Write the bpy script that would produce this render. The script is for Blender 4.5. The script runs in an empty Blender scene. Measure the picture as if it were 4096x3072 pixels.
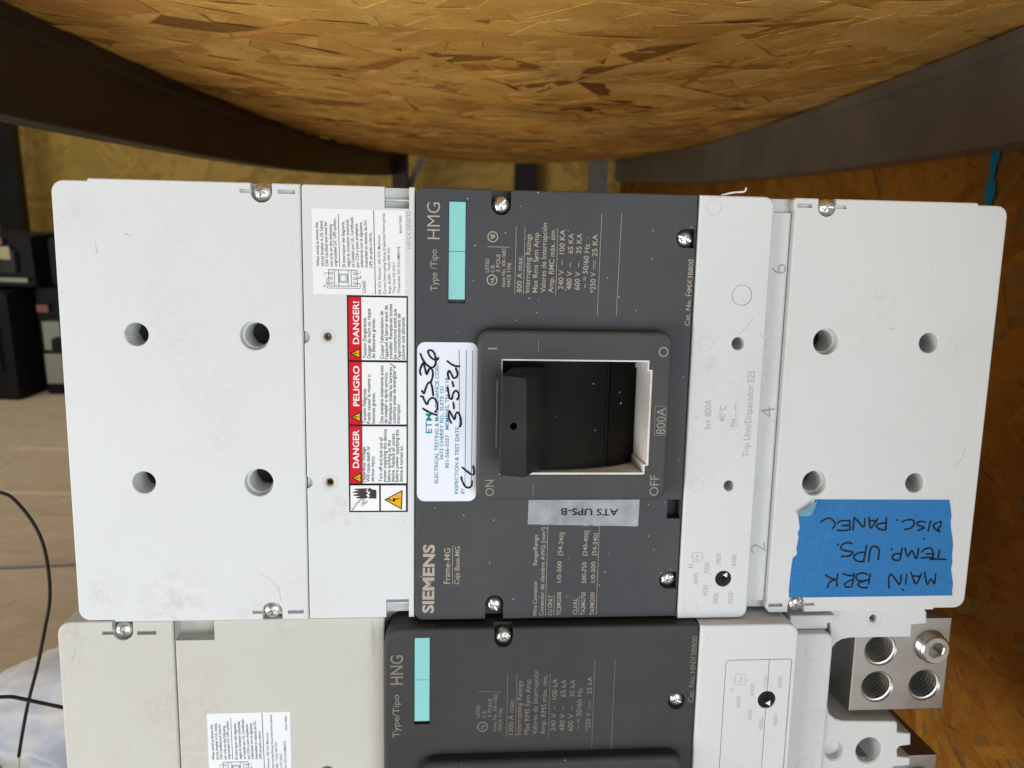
import bpy, bmesh, math, random
from mathutils import Matrix, Vector, Euler
R = math.radians
SC = bpy.context.scene
COL = SC.collection

# ------------------------------------------------------------------ camera
CAM_Z = 0.53
cam_d = bpy.data.cameras.new('camera'); cam = bpy.data.objects.new('camera', cam_d); COL.objects.link(cam)
cam_d.sensor_width = 36.0; cam_d.lens = 27.25; cam_d.clip_start = 0.01; cam_d.clip_end = 60
cam.matrix_world = Matrix(((0.99957926, -0.02430136, -0.01583492, 0.0),
                           (-0.00938018, 0.24576069, -0.96928515, 0.0),
                           (0.02744655, 0.96902587, 0.24542933, CAM_Z),
                           (0, 0, 0, 1)))
cam_d.dof.use_dof = True; cam_d.dof.focus_distance = 0.405; cam_d.dof.aperture_fstop = 11.5
SC.camera = cam

# ------------------------------------------------------------------ light (daylight through the open end of the store behind the camera, plus an added left fill)
w = bpy.data.worlds.new('World'); SC.world = w; w.use_nodes = True
w.node_tree.nodes['Background'].inputs[0].default_value = (1.0, 0.93, 0.84, 1)
w.node_tree.nodes['Background'].inputs[1].default_value = 0.10
def area(name, loc, target, sx, sy, power, colour):
    l = bpy.data.lights.new(name, 'AREA'); l.shape = 'RECTANGLE'; l.size = sx; l.size_y = sy
    l.energy = power; l.color = colour
    o = bpy.data.objects.new(name, l); COL.objects.link(o); o.location = loc
    o.rotation_euler = (Vector(target) - Vector(loc)).to_track_quat('-Z', 'Y').to_euler()
    return o
area('doorway_daylight', (1.1, -1.5, 0.5), (0.1, 0.5, 0.45), 1.8, 1.3, 36, (0.80, 0.91, 1.0))
area('sunlit_ground_bounce', (0.2, -1.5, -0.35), (0.0, 0.6, 0.60), 3.0, 1.2, 12, (1.0, 0.98, 0.95))
area('sunlit_yard_bounce', (-2.0, -0.7, -0.15), (0.0, 0.9, 0.62), 2.0, 1.1, 50, (1.0, 0.985, 0.96))  # added fill with no known source, brightens the underside of the overhead board
area('aisle_daylight', (-1.45, 1.0, 1.75), (-1.15, 1.2, 0.0), 1.0, 2.0, 20, (1.0, 0.97, 0.92))
SC.view_settings.view_transform = 'Standard'; SC.view_settings.look = 'None'
SC.view_settings.exposure = 0.0; SC.view_settings.gamma = 1.0
SC.render.engine = 'CYCLES'
SC.cycles.max_bounces = 8

# ------------------------------------------------------------------ measured lettering, millimetres on each face
DATA = {
'dc_text': [('When wired as shown this', -117.66, 74.04, 90.9, 21.85, 1.48), ('circuit breaker is UL Listed,', -115.45, 74.08, 90.9, 22.7, 1.48), ('CSA Certified and rated for', -113.25, 74.12, 91.0, 22.27, 1.49), ('use only on the following', -111.04, 74.08, 90.4, 20.94, 1.49), ('ungrounded DC UPS system.', -108.88, 74.08, 90.8, 24.11, 1.49), ('El interruptor del diagrama', -104.73, 73.98, 90.8, 22.4, 1.49), ('según la conexión mostrada', -102.47, 74.02, 91.0, 23.52, 1.49), ('es Listado por UL, Certificado', -100.21, 74.02, 91.0, 24.82, 1.49), ('por CSA y para emplearse', -97.95, 73.98, 91.3, 21.67, 1.49), ('solamente con la siguiente', -95.82, 73.93, 90.9, 22.35, 1.5), ('intensidad en sistema de DC', -93.55, 73.93, 90.7, 23.65, 1.5), ('UPS sin polo a tierra.', -91.15, 73.89, 91.1, 17.5, 1.5), ('LOAD', -94.65, 61.19, 90.4, 5.94, 1.55), ('500 VDC Nominal - 600 VDC Maximum', -86.9, 60.5, 90.6, 29.59, 1.28), ('Current Interrupting Rating (Capacidad Interruptiva)', -84.38, 60.54, 90.7, 40.47, 1.28), ('Amps 50,000 - *Volts 500', -81.86, 60.59, 91.4, 19.83, 1.28), ('*Trip Unit 525 ONLY.', -79.66, 60.99, 90.4, 16.3, 1.28), ('*Disparador 525 SOLAMENTE.', -77.28, 60.9, 90.1, 24.15, 1.28), ('805617B00', -76.42, 91.37, 90.8, 8.73, 1.09)],
'dc_lines': [(-107.87,99.99,-107.57,74.01,0.3),(-90.38,102.43,-89.73,60.45,0.35),(-83.26,81.07,-83.24,84.1,0.25),(-82.48,81.09,-82.48,82.0,0.25),(-82.48,82.36,-82.48,82.99,0.25),(-82.48,83.35,-82.47,84.12,0.25),(-113.1,72.41,-98.96,72.37,0.3),(-98.96,72.37,-98.81,64.32,0.3),(-98.81,64.32,-112.99,64.24,0.3),(-112.99,64.24,-113.1,72.41,0.3),(-110.17,72.38,-110.14,64.2,0.25),(-108.23,72.37,-108.15,64.24,0.25),(-103.39,72.37,-103.35,64.28,0.25),(-101.81,72.41,-101.76,64.31,0.25),(-107.8,70.29,-103.87,70.32,0.3),(-103.87,70.32,-103.82,66.28,0.3),(-103.82,66.28,-107.76,66.25,0.3),(-107.76,66.25,-107.8,70.29,0.3),(-107.13,69.62,-104.56,69.67,0.15),(-104.56,69.67,-104.5,66.81,0.15),(-104.5,66.81,-107.08,66.76,0.15),(-107.08,66.76,-107.13,69.62,0.15),(-115.37,70.69,-112.22,70.75,0.25),(-114.06,68.22,-112.25,68.26,0.25),(-114.06,68.22,-113.91,63.22,0.25),(-113.91,63.22,-97.36,63.29,0.25),(-97.36,63.29,-97.43,65.67,0.25),(-97.43,65.67,-99.52,65.76,0.25),(-114.77,65.71,-112.15,65.76,0.25),(-99.59,68.18,-97.64,68.17,0.25),(-99.57,70.68,-97.53,70.63,0.25),(-115.83,64.19,-114.66,64.21,0.25),(-115.24,64.93,-115.26,63.52,0.25),(-115.07,69.74,-115.08,69.2,0.25),(-97.86,68.89,-96.59,68.92,0.25),(-97.22,69.54,-97.23,68.22,0.25),(-97.2,71.86,-97.2,71.18,0.25),(-110.91,70.64,-111.0,70.32,0.22),(-111.0,70.32,-111.24,70.08,0.22),(-111.24,70.08,-111.55,69.99,0.22),(-111.55,69.99,-111.87,70.07,0.22),(-111.87,70.07,-112.09,70.3,0.22),(-112.09,70.3,-112.17,70.62,0.22),(-112.17,70.62,-112.09,70.94,0.22),(-112.09,70.94,-111.85,71.17,0.22),(-111.85,71.17,-111.53,71.26,0.22),(-111.53,71.26,-111.22,71.18,0.22),(-111.22,71.18,-110.99,70.96,0.22),(-110.99,70.96,-110.91,70.64,0.22),(-110.95,68.19,-111.03,67.87,0.22),(-111.03,67.87,-111.27,67.63,0.22),(-111.27,67.63,-111.59,67.54,0.22),(-111.59,67.54,-111.9,67.62,0.22),(-111.9,67.62,-112.13,67.85,0.22),(-112.13,67.85,-112.21,68.17,0.22),(-112.21,68.17,-112.12,68.49,0.22),(-112.12,68.49,-111.89,68.72,0.22),(-111.89,68.72,-111.57,68.81,0.22),(-111.57,68.81,-111.25,68.73,0.22),(-111.25,68.73,-111.03,68.51,0.22),(-111.03,68.51,-110.95,68.19,0.22),(-110.84,65.78,-110.93,65.46,0.22),(-110.93,65.46,-111.17,65.23,0.22),(-111.17,65.23,-111.49,65.13,0.22),(-111.49,65.13,-111.8,65.21,0.22),(-111.8,65.21,-112.03,65.44,0.22),(-112.03,65.44,-112.11,65.76,0.22),(-112.11,65.76,-112.02,66.08,0.22),(-112.02,66.08,-111.78,66.32,0.22),(-111.78,66.32,-111.47,66.41,0.22),(-111.47,66.41,-111.15,66.33,0.22),(-111.15,66.33,-110.92,66.1,0.22),(-110.92,66.1,-110.84,65.78,0.22),(-99.61,70.68,-99.7,70.36,0.22),(-99.7,70.36,-99.93,70.12,0.22),(-99.93,70.12,-100.25,70.03,0.22),(-100.25,70.03,-100.57,70.11,0.22),(-100.57,70.11,-100.8,70.34,0.22),(-100.8,70.34,-100.88,70.65,0.22),(-100.88,70.65,-100.79,70.97,0.22),(-100.79,70.97,-100.56,71.21,0.22),(-100.56,71.21,-100.24,71.3,0.22),(-100.24,71.3,-99.92,71.22,0.22),(-99.92,71.22,-99.69,70.99,0.22),(-99.69,70.99,-99.61,70.68,0.22),(-99.63,68.18,-99.72,67.86,0.22),(-99.72,67.86,-99.96,67.62,0.22),(-99.96,67.62,-100.28,67.53,0.22),(-100.28,67.53,-100.59,67.61,0.22),(-100.59,67.61,-100.82,67.84,0.22),(-100.82,67.84,-100.9,68.15,0.22),(-100.9,68.15,-100.82,68.47,0.22),(-100.82,68.47,-100.58,68.71,0.22),(-100.58,68.71,-100.26,68.8,0.22),(-100.26,68.8,-99.95,68.72,0.22),(-99.95,68.72,-99.72,68.49,0.22),(-99.72,68.49,-99.63,68.18,0.22),(-99.52,65.76,-99.61,65.44,0.22),(-99.61,65.44,-99.84,65.21,0.22),(-99.84,65.21,-100.16,65.11,0.22),(-100.16,65.11,-100.48,65.19,0.22),(-100.48,65.19,-100.71,65.42,0.22),(-100.71,65.42,-100.79,65.74,0.22),(-100.79,65.74,-100.7,66.06,0.22),(-100.7,66.06,-100.47,66.3,0.22),(-100.47,66.3,-100.15,66.39,0.22),(-100.15,66.39,-99.83,66.31,0.22),(-99.83,66.31,-99.6,66.08,0.22),(-99.6,66.08,-99.52,65.76,0.22)],
'hmx_text': [('HMX3B800', -71.56, 83.82, 90.7, 18.65, 2.37)],
'danger_head': [('DANGER!', -98.27, 34.85, 89.5, 21.79, 3.06), ('PELIGRO', -98.41, 2.46, 89.5, 21.04, 3.09), ('DANGER', -98.86, -30.64, 89.5, 20.4, 3.13)],
'danger_text': [('Tension Dangereuse.', -94.46, 27.48, 90.2, 21.26, 1.75), ('Danger de mort ou risque', -92.27, 27.51, 90.1, 25.65, 1.76), ('de blessures graves.', -90.08, 27.53, 89.9, 20.69, 1.76), ("Couper l'alimentation de", -85.68, 27.21, 90.3, 24.74, 1.76), ("l'appareil et barrer avant de", -83.48, 27.23, 90.2, 27.68, 1.76), ('travailler. Remplacez toutes', -81.28, 27.26, 90.0, 28.42, 1.76), ('les couvertures avant que', -79.14, 27.13, 89.9, 26.02, 1.76), ("l'approvisionnement de", -77.09, 27.15, 89.9, 23.61, 1.77), ('pouvoir soit alimenté.', -74.88, 27.18, 90.0, 22.01, 1.77), ('Tensión Peligrosa.', -94.95, -6.79, 89.6, 18.71, 1.78), ('Puede causar la muerte o', -92.73, -6.78, 89.6, 25.85, 1.78), ('lesiones graves.', -90.35, -6.77, 89.7, 16.47, 1.78), ('Des energice totalmente antes', -86.05, -6.6, 89.7, 30.45, 1.78), ('de instalar o darle servicio.', -83.97, -6.59, 89.5, 27.09, 1.78), ('Reemplace todas las barreras y', -81.74, -6.73, 89.3, 31.75, 1.78), ('cubiertas antes de energizar el', -79.58, -6.72, 89.9, 30.64, 1.79), ('interruptor.', -77.5, -6.71, 89.1, 10.83, 1.79), ('Hazardous Voltage', -95.56, -38.18, 89.6, 18.9, 1.79), ('Will cause death or', -93.32, -38.19, 89.6, 19.3, 1.8), ('serious injury.', -91.07, -38.03, 89.0, 13.98, 1.8), ('Turn off and lock out all', -86.79, -38.2, 89.2, 23.94, 1.8), ('power supplying this device', -84.69, -38.2, 89.3, 28.4, 1.8), ('before working on this', -82.44, -38.2, 89.4, 22.65, 1.8), ('device. Replace all covers', -80.33, -38.2, 89.5, 26.12, 1.81), ('before power supplying this', -78.3, -38.21, 89.5, 28.2, 1.81), ('device is turned on.', -76.04, -38.21, 89.5, 19.75, 1.81)],
'hand': [(-94.88,-47.18),(-89.85,-47.43),(-89.82,-42.73),(-92.22,-42.17),(-93.34,-41.54),(-96.71,-41.77),(-101.2,-41.92),(-101.36,-42.46),(-98.97,-42.94),(-102.12,-43.48),(-102.12,-44.1),(-98.98,-44.43),(-101.98,-45.28),(-101.84,-45.83),(-98.25,-46.0),(-100.5,-46.69),(-100.13,-47.24),(-96.01,-47.41)],
'hand_bolt': [(-94.09,-41.54),(-94.85,-43.5),(-93.36,-43.89),(-94.87,-45.61),(-93.59,-45.85),(-96.02,-48.59)],
'hand_wire': [(-102.44,-53.29),(-99.78,-49.76),(-97.89,-47.96),(-96.39,-48.59),(-97.39,-50.95),(-94.89,-48.99)],
'tri': [[(-85.86,-48.0),(-76.04,-42.6),(-76.43,-53.56)],[(-84.73,-48.0),(-76.64,-43.54),(-76.96,-52.61)]],
'tri_bolt': [(-83.82,-47.06),(-81.34,-48.49),(-81.11,-47.23),(-76.8,-47.32),(-80.05,-48.02),(-80.2,-49.2),(-83.82,-47.85)],
'etm_text': [('ETM', -60.76, -11.39, 90.3, 10.53, 3.14), ('ELECTRICAL TESTING & MAINTENANCE CORP.', -57.31, -38.48, 89.9, 64.4, 1.89), ('3673 CHERRY RD., SUITE 101', -54.68, -25.64, 90.0, 39.05, 1.88), ('901-566-5557   MEMPHIS, TN 38118', -51.63, -30.3, 90.5, 48.4, 1.89), ('INSPECTION & TEST DATE', -46.66, -44.39, 89.8, 36.34, 1.9), ('BY', -43.32, -44.16, 90.6, 3.15, 1.9)],
'etm_lines': [(-46.27,-7.28,-46.81,32.59,0.35),(-43.05,-40.23,-43.11,32.63,0.35),(-39.64,-39.85,-39.77,32.45,0.35)],
'etm_pen': [[[(-65.36,1.7),(-63.04,0.27),(-60.58,-0.91),(-58.12,-1.69)],[(-66.54,8.13),(-65.51,8.01),(-64.6,5.92),(-63.31,3.95),(-62.29,6.19),(-60.49,7.39),(-58.94,6.48),(-57.89,3.86),(-58.0,1.22),(-59.16,0.02)],[(-65.9,11.15),(-64.87,9.72),(-64.11,11.95),(-63.09,14.57),(-61.81,15.62),(-60.91,14.06),(-60.38,11.45),(-60.11,8.7)],[(-66.44,19.36),(-66.96,21.56),(-65.94,24.68),(-65.05,25.47),(-64.4,22.88),(-63.5,19.78),(-62.61,21.86),(-61.59,22.91),(-60.56,21.88),(-60.29,19.55),(-60.79,17.2),(-61.3,15.63)],[(-66.72,30.36),(-65.95,28.3),(-64.41,25.73),(-62.1,23.68),(-60.56,23.31),(-59.29,24.49),(-58.79,27.35),(-59.58,30.7),(-61.12,32.23),(-62.65,32.08),(-62.64,30.66),(-61.36,28.61),(-59.56,27.47),(-58.02,27.48),(-57.52,28.4)]],[[(-50.57,-5.89),(-51.75,-3.51),(-51.91,-0.6),(-51.53,0.46),(-50.34,-1.65),(-48.89,-4.02),(-48.27,-1.1),(-47.24,-0.17),(-46.18,-1.89),(-45.5,-4.8),(-45.61,-7.2),(-46.26,-7.73)],[(-49.62,4.96),(-49.2,1.8)],[(-52.66,13.09),(-51.71,7.58)],[(-51.84,7.58),(-50.41,6.8),(-49.79,9.7),(-48.38,11.28),(-47.08,10.24),(-46.8,8.14),(-47.69,6.56)],[(-50.23,15.98),(-49.57,13.5)],[(-51.92,17.41),(-52.58,19.62),(-52.34,21.18),(-51.7,21.58),(-50.65,19.9),(-49.87,18.21),(-48.7,18.04),(-47.81,18.88),(-47.57,20.45),(-48.49,23.17)],[(-52.89,26.76),(-51.08,25.36),(-49.02,24.34),(-46.57,24.1)]],[[(-44.95,-34.95),(-44.63,-36.98),(-42.93,-40.12),(-41.09,-40.9),(-39.59,-39.81),(-39.31,-37.3)],[(-44.55,-29.86),(-42.41,-31.67),(-39.81,-33.7)],[(-38.81,-29.17),(-38.31,-32.61),(-38.75,-33.86)]]],
'gray1_text': [('HMG', -57.11, 88.79, 90.1, 18.11, 6.37), ('Type /Tipo', -58.24, 62.86, 90.7, 20.8, 3.45), ('LISTED', -32.04, 72.75, 89.7, 6.85, 1.76), ('C.B.', -29.26, 72.71, 90.9, 3.98, 1.76), ('3 POLE', -26.34, 72.95, 90.4, 9.05, 1.95), ('Issue No. XR-1682', -23.7, 65.46, 89.6, 19.42, 1.86), ('HACR TYPE', -20.9, 65.51, 88.7, 12.27, 1.86), ('800 A max.', -14.96, 62.79, 90.2, 18.62, 2.62), ('Interrupting Ratings', -10.89, 62.77, 89.7, 29.65, 2.62), ('Max Rms Sym Amp', -6.81, 62.85, 90.0, 30.26, 2.63), ('Valores de Interrupción', -2.68, 62.92, 90.0, 35.27, 2.63), ('Amp. RMC máx. sim.', 1.32, 62.89, 89.5, 32.45, 2.63), ('240 V  ~  100 KA', 6.48, 64.7, 89.7, 30.31, 2.64), ('480 V  ~    65 KA', 10.73, 64.64, 89.3, 28.52, 2.64), ('600 V  ~    35 KA', 14.99, 64.53, 89.1, 28.74, 2.65), ('~ = 50/60 Hz', 18.83, 65.62, 88.3, 22.49, 2.65), ('*250 V', 23.33, 63.14, 90.8, 10.68, 2.66), ('25 KA', 23.64, 81.91, 90.4, 11.09, 2.64), ('Cat. No. HMX3B800', 74.07, 46.88, 89.3, 34.48, 2.53), ('Frame-MG', -50.64, -94.57, 89.7, 20.06, 3.23), ('Caja Base-MG', -45.58, -94.86, 89.3, 21.32, 2.67), ('Wire Connector', -2.73, -113.95, 91.0, 20.52, 2.3), ('Range/Rango', -3.32, -84.52, 90.2, 17.24, 2.28), ('Conector de alambre AWG [mm²] Lb.-In.', 0.86, -113.63, 90.1, 60.4, 2.3), ('CU ONLY', 5.68, -113.56, 90.9, 11.92, 2.31), ('TC3MG500', 10.52, -113.56, 90.8, 13.51, 2.31), ('1/0-500', 10.17, -94.57, 90.7, 12.15, 2.3), ('[54-240]', 10.07, -78.95, 86.9, 12.76, 2.28), ('375', 9.93, -62.02, 88.0, 5.48, 2.27), ('CU/AL', 19.63, -113.32, 91.0, 9.61, 2.32), ('TA2MG750', 23.99, -113.62, 90.7, 13.39, 2.32), ('500-750', 23.86, -95.12, 90.3, 12.11, 2.31), ('[240-400]', 23.68, -79.22, 87.0, 13.97, 2.3), ('375', 23.83, -62.84, 90.5, 5.49, 2.28), ('TA3MG500', 29.01, -113.7, 90.5, 13.25, 2.33), ('1/0-500', 28.9, -94.65, 91.0, 11.82, 2.31), ('[54-240]', 28.92, -79.12, 87.1, 12.36, 2.3), ('375', 29.19, -62.87, 88.4, 5.5, 2.29)],
'siemens': [('SIEMENS', -59.38, -111.18, 89.5, 38.86, 6.04)],
'gray1_lines': [(-33.02,85.62,-21.39,85.52,0.25),(-18.59,61.85,-18.46,95.91,0.22),(-14.15,61.79,-13.97,95.88,0.22),(2.67,61.62,2.87,95.83,0.22),(24.8,51.45,25.28,103.76,0.22),(34.84,51.37,35.56,103.8,0.22),(21.85,75.42,22.02,79.89,0.25),(22.8,75.2,22.86,76.13,0.25),(22.84,76.59,22.86,77.38,0.25),(22.85,77.84,22.86,78.67,0.25),(22.85,79.13,22.87,79.91,0.25),(-49.23,-94.96,-49.28,-72.92,0.22),(1.94,-113.65,1.99,-48.89,0.22),(6.62,-113.57,6.5,-101.65,0.22),(20.5,-113.34,20.35,-102.22,0.22),(30.17,-113.72,30.14,-50.08,0.22)],
'marks1': [(-30.36,68.88),(-30.34,90.62)],
'esc_text': [('800A', 61.54, -9.86, 90.8, 14.18, 4.65), ('OFF', 59.54, -43.3, 90.1, 11.3, 4.7), ('ON', -27.91, -43.03, 91.8, 8.65, 4.55)],
'esc_lines': [(-32.37,34.34,-27.65,34.4,0.8),(-6.48,39.72,-6.43,32.73,0.2),(-7.38,-36.24,-7.4,-43.1,0.2),(55.88,-10.52,55.65,5.13,0.2),(55.65,5.13,61.88,5.16,0.2),(61.88,5.16,61.9,-10.63,0.2),(61.9,-10.63,55.88,-10.52,0.2)],
'esc_o': [(58.67,33.68)],
'ats_text': [('ATS UPS-B', 40.17, -52.99, 179.0, 31.5, 3.72)],
'trip1_text': [('In= 800A', 88.59, -8.28, 91.9, 15.94, 3.55), ('40°C', 96.24, -4.45, 88.7, 8.99, 3.56), ('TM ~', 103.39, -7.37, 90.5, 7.59, 3.57), ('AMPS', 86.34, -96.08, 87.8, 6.44, 2.61), ('Ii', 82.94, -86.66, 85.9, 2.05, 2.6), ('5200', 92.26, -89.88, 89.5, 6.42, 2.61), ('4550', 92.24, -103.07, 90.2, 6.3, 2.63), ('5850', 98.57, -84.6, 90.3, 6.22, 2.62), ('6500', 107.36, -85.58, 89.6, 6.24, 2.63), ('3900', 98.58, -107.95, 91.1, 6.33, 2.64), ('3250', 106.93, -107.8, 91.3, 6.52, 2.65), ('I>', 86.25, -82.25, 90.2, 3.28, 2.26), ('Trip Unit/Disparador 525', 110.61, -23.78, 89.8, 47.24, 3.6)],
'trip1_lines': [(82.84,-83.28,82.53,-77.61,0.25),(82.53,-77.61,87.73,-77.66,0.25),(87.73,-77.66,88.05,-83.33,0.25),(88.05,-83.33,82.84,-83.28,0.25),(81.14,-80.61,82.7,-80.62,0.25),(87.9,-80.67,89.64,-80.69,0.25),(93.18,-90.79,93.97,-89.37,0.22),(93.54,-96.88,94.73,-97.8,0.22),(98.67,-100.73,97.86,-101.8,0.22),(105.43,-100.82,105.1,-99.73,0.22),(105.46,-87.35,105.83,-86.28,0.22),(98.84,-86.21,97.92,-85.48,0.22),(101.47,1.29,101.33,6.24,0.25),(102.83,1.3,102.75,2.56,0.25),(102.71,3.23,102.7,4.57,0.25),(102.67,5.08,102.68,6.25,0.25)],
'strip1_text': [('6', 127.42, 75.19, 97.7, 5.45, 7.83), ('4', 126.95, -2.69, 98.4, 5.81, 8.0), ('2', 126.72, -80.38, 96.6, 5.92, 8.21)],
'tape': [(151.26,-48.64),(229.47,-49.12),(230.74,-53.46),(231.81,-58.54),(231.69,-62.18),(232.15,-65.1),(233.67,-70.96),(234.59,-75.38),(234.64,-81.27),(235.27,-85.71),(235.0,-90.16),(237.09,-99.12),(236.98,-102.86),(237.47,-106.02),(183.23,-106.02),(140.62,-106.03),(140.16,-100.86),(140.27,-96.45),(140.37,-92.06),(140.62,-87.68),(141.02,-82.59),(143.37,-80.43),(142.74,-76.8),(143.46,-70.3),(142.79,-68.13),(143.79,-65.26),(143.08,-61.67),(142.18,-57.37),(145.94,-58.1),(148.69,-56.69)],
'tape_fold': [(141.46,-55.37),(142.21,-57.73),(145.94,-58.1),(148.69,-56.69),(150.2,-53.26),(151.26,-48.64),(146.21,-52.39)],
'tape_pen': [[[(226.12,-62.07),(224.43,-62.06),(221.96,-63.53),(221.93,-65.02),(223.4,-66.52),(225.6,-67.83)],[(226.01,-62.06),(225.83,-64.67),(224.62,-65.59),(225.58,-67.65)],[(219.68,-61.47),(218.87,-67.04)],[(216.58,-62.2),(213.9,-61.62),(211.75,-62.54),(212.65,-64.03),(215.53,-64.79),(216.17,-65.54),(212.75,-66.82)],[(202.93,-61.93),(205.24,-60.83),(208.58,-60.67),(210.02,-61.97),(209.68,-64.2),(207.96,-65.67),(205.03,-66.21)],[(199.72,-60.62),(200.23,-60.99)],[(193.41,-59.48),(193.68,-66.32)],[(194.06,-62.44),(190.55,-62.6),(188.06,-63.69),(188.75,-65.18),(190.89,-66.23),(193.7,-66.51)],[(188.44,-59.82),(184.88,-65.34),(183.21,-59.24)],[(187.84,-61.29),(183.36,-60.9)],[(180.86,-59.78),(180.57,-64.76),(175.51,-59.75),(174.64,-60.3),(174.64,-66.56)],[(165.26,-62.45),(166.81,-61.17),(169.73,-60.93),(172.31,-61.02)],[(172.31,-61.02),(172.74,-66.0)],[(167.94,-63.76),(172.55,-63.78)],[(165.6,-66.5),(169.49,-66.72),(172.75,-66.11)],[(155.48,-61.66),(158.26,-59.84),(161.18,-59.67),(163.79,-62.44),(163.55,-63.91),(162.58,-65.56)]],[[(216.79,-71.62),(217.2,-71.92)],[(231.13,-84.28),(226.36,-83.97),(221.66,-84.12)],[(226.73,-78.52),(226.45,-83.03)],[(216.12,-79.74),(217.83,-78.06),(221.14,-77.34),(222.62,-78.86),(223.42,-81.12),(222.82,-82.62)],[(219.25,-80.89),(223.4,-80.93)],[(216.48,-83.24),(220.22,-82.97),(224.04,-83.46)],[(214.2,-77.47),(213.51,-83.66),(210.39,-78.75),(208.28,-82.11),(206.13,-77.4)],[(204.42,-77.2),(203.77,-83.94)],[(204.38,-80.57),(200.84,-80.73),(199.09,-82.02),(200.23,-84.1),(203.26,-84.5)],[(198.11,-77.59),(198.54,-78.2)],[(190.87,-84.0),(190.89,-78.2),(188.46,-76.13),(185.98,-77.42),(185.36,-84.89)],[(183.41,-75.72),(182.37,-84.86)],[(182.44,-79.44),(178.78,-79.96),(176.53,-81.81),(177.27,-83.87),(179.97,-85.02),(182.56,-84.86)],[(174.58,-74.34),(171.94,-73.77),(168.91,-75.04),(168.54,-77.27),(171.25,-78.59),(175.0,-79.18),(175.47,-80.31),(173.0,-81.78),(169.11,-81.74)],[(166.18,-74.65),(166.8,-75.02)]],[[(225.97,-92.86),(225.83,-98.75),(223.44,-95.87),(221.5,-99.08),(219.22,-91.65)],[(217.43,-92.57),(214.83,-98.62),(211.12,-91.75)],[(217.22,-94.28),(211.89,-93.84)],[(208.69,-92.67),(208.68,-98.73)],[(207.01,-101.75),(207.45,-102.36)],[(205.42,-93.2),(205.04,-98.87),(199.76,-92.94),(198.29,-95.19),(199.02,-100.89)],[(186.98,-92.42),(186.59,-98.46)],[(185.33,-92.78),(183.19,-91.81),(179.88,-92.34),(178.89,-93.83),(179.82,-95.92),(183.24,-96.52),(186.35,-95.81)],[(186.35,-95.81),(181.09,-97.63),(180.67,-99.14),(182.84,-100.49),(186.22,-100.53)],[(177.4,-91.75),(177.53,-95.32),(176.89,-98.71)],[(170.92,-92.05),(173.6,-93.02),(177.74,-93.44)],[(177.72,-95.33),(174.3,-96.79),(172.42,-98.66),(173.85,-100.19),(176.79,-99.66)],[(167.78,-92.2),(167.84,-99.54)],[(160.77,-92.69),(164.1,-94.79),(167.5,-95.58)],[(167.13,-95.58),(163.54,-97.04),(162.52,-100.42)]]],
'gray2_text': [('HNG', -75.43, 81.95, 90.0, 16.93, 6.69), ('Type/Tipo', -77.44, 51.01, 89.9, 25.18, 3.58), ('LISTED', -33.64, 61.51, 89.5, 7.38, 1.93), ('C.B.', -30.25, 61.42, 90.9, 4.35, 1.94), ('3 POLE', -27.19, 61.6, 89.2, 11.02, 2.1), ('Issue No. XR-1682', -24.47, 53.4, 89.5, 21.74, 1.95), ('HACR TYPE', -21.47, 53.49, 88.3, 13.35, 1.95), ('1200 A max.', -15.08, 50.93, 90.0, 20.95, 2.77), ('Interrupting Ratings', -10.76, 50.8, 89.8, 31.77, 2.77), ('Max RMS Sym Amp', -6.27, 50.67, 89.6, 32.66, 2.78), ('Valores de Interrupción', -1.77, 50.54, 90.2, 38.03, 2.78), ('Amp. RMS máx. sim.', 2.74, 50.41, 89.5, 35.3, 2.79), ('240 V  ~  100 kA', 8.42, 52.45, 89.1, 30.97, 2.79), ('480 V  ~    65 kA', 13.35, 52.31, 89.4, 30.57, 2.8), ('600 V  ~    35 kA', 18.05, 51.99, 88.8, 30.78, 2.8), ('~ = 50/60 Hz', 22.39, 52.93, 89.0, 24.54, 2.81), ('*250 V', 27.96, 51.88, 90.7, 11.03, 2.81), ('25 kA', 28.01, 73.85, 89.8, 10.43, 2.79), ('Cat. No. HNX3B800', 85.57, 67.58, 89.5, 39.28, 3.03)],
'gray2_lines': [(-34.89,76.95,-21.88,76.38,0.22),(-18.71,49.54,-18.77,86.63,0.22),(-13.82,49.13,-13.78,86.52,0.22),(4.59,48.76,4.63,86.1,0.22),(29.09,38.51,29.15,94.61,0.22),(40.17,38.16,40.35,94.38,0.22),(26.44,64.71,26.75,69.95,0.25),(27.51,64.68,27.55,65.99,0.25),(27.52,66.87,27.56,68.01,0.25),(27.53,68.71,27.57,69.93,0.25)],
'marks2': [(-32.03,56.06)],
'trip2_text': [('AMPS', 112.64, 64.0, 90.4, 7.03, 2.46), ('Ii', 108.35, 74.49, 89.6, 1.64, 2.44), ('5600', 119.6, 56.13, 91.4, 6.78, 2.47), ('6400', 120.05, 71.16, 91.5, 7.01, 2.46), ('7200', 127.64, 75.55, 91.7, 7.31, 2.46), ('8000', 135.83, 75.66, 91.8, 7.01, 2.47), ('4800', 126.46, 50.37, 89.0, 6.8, 2.48), ('4000', 134.58, 52.31, 89.0, 6.62, 2.49), ('I>', 112.79, 79.55, 88.0, 2.91, 2.09)],
'trip2_lines': [(108.94,78.12,108.55,84.18,0.25),(108.55,84.18,114.36,84.05,0.25),(114.36,84.05,114.76,77.98,0.25),(114.76,77.98,108.94,78.12,0.25),(106.9,80.9,108.76,80.85,0.25),(114.58,80.72,116.5,80.67,0.25),(120.13,69.93,120.8,71.32,0.22),(119.66,64.0,120.61,62.87,0.22),(126.53,57.79,125.6,58.55,0.22),(133.48,59.45,132.71,60.4,0.22),(132.98,74.5,133.8,75.4,0.22),(125.38,74.38,124.46,75.01,0.22)],
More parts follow.
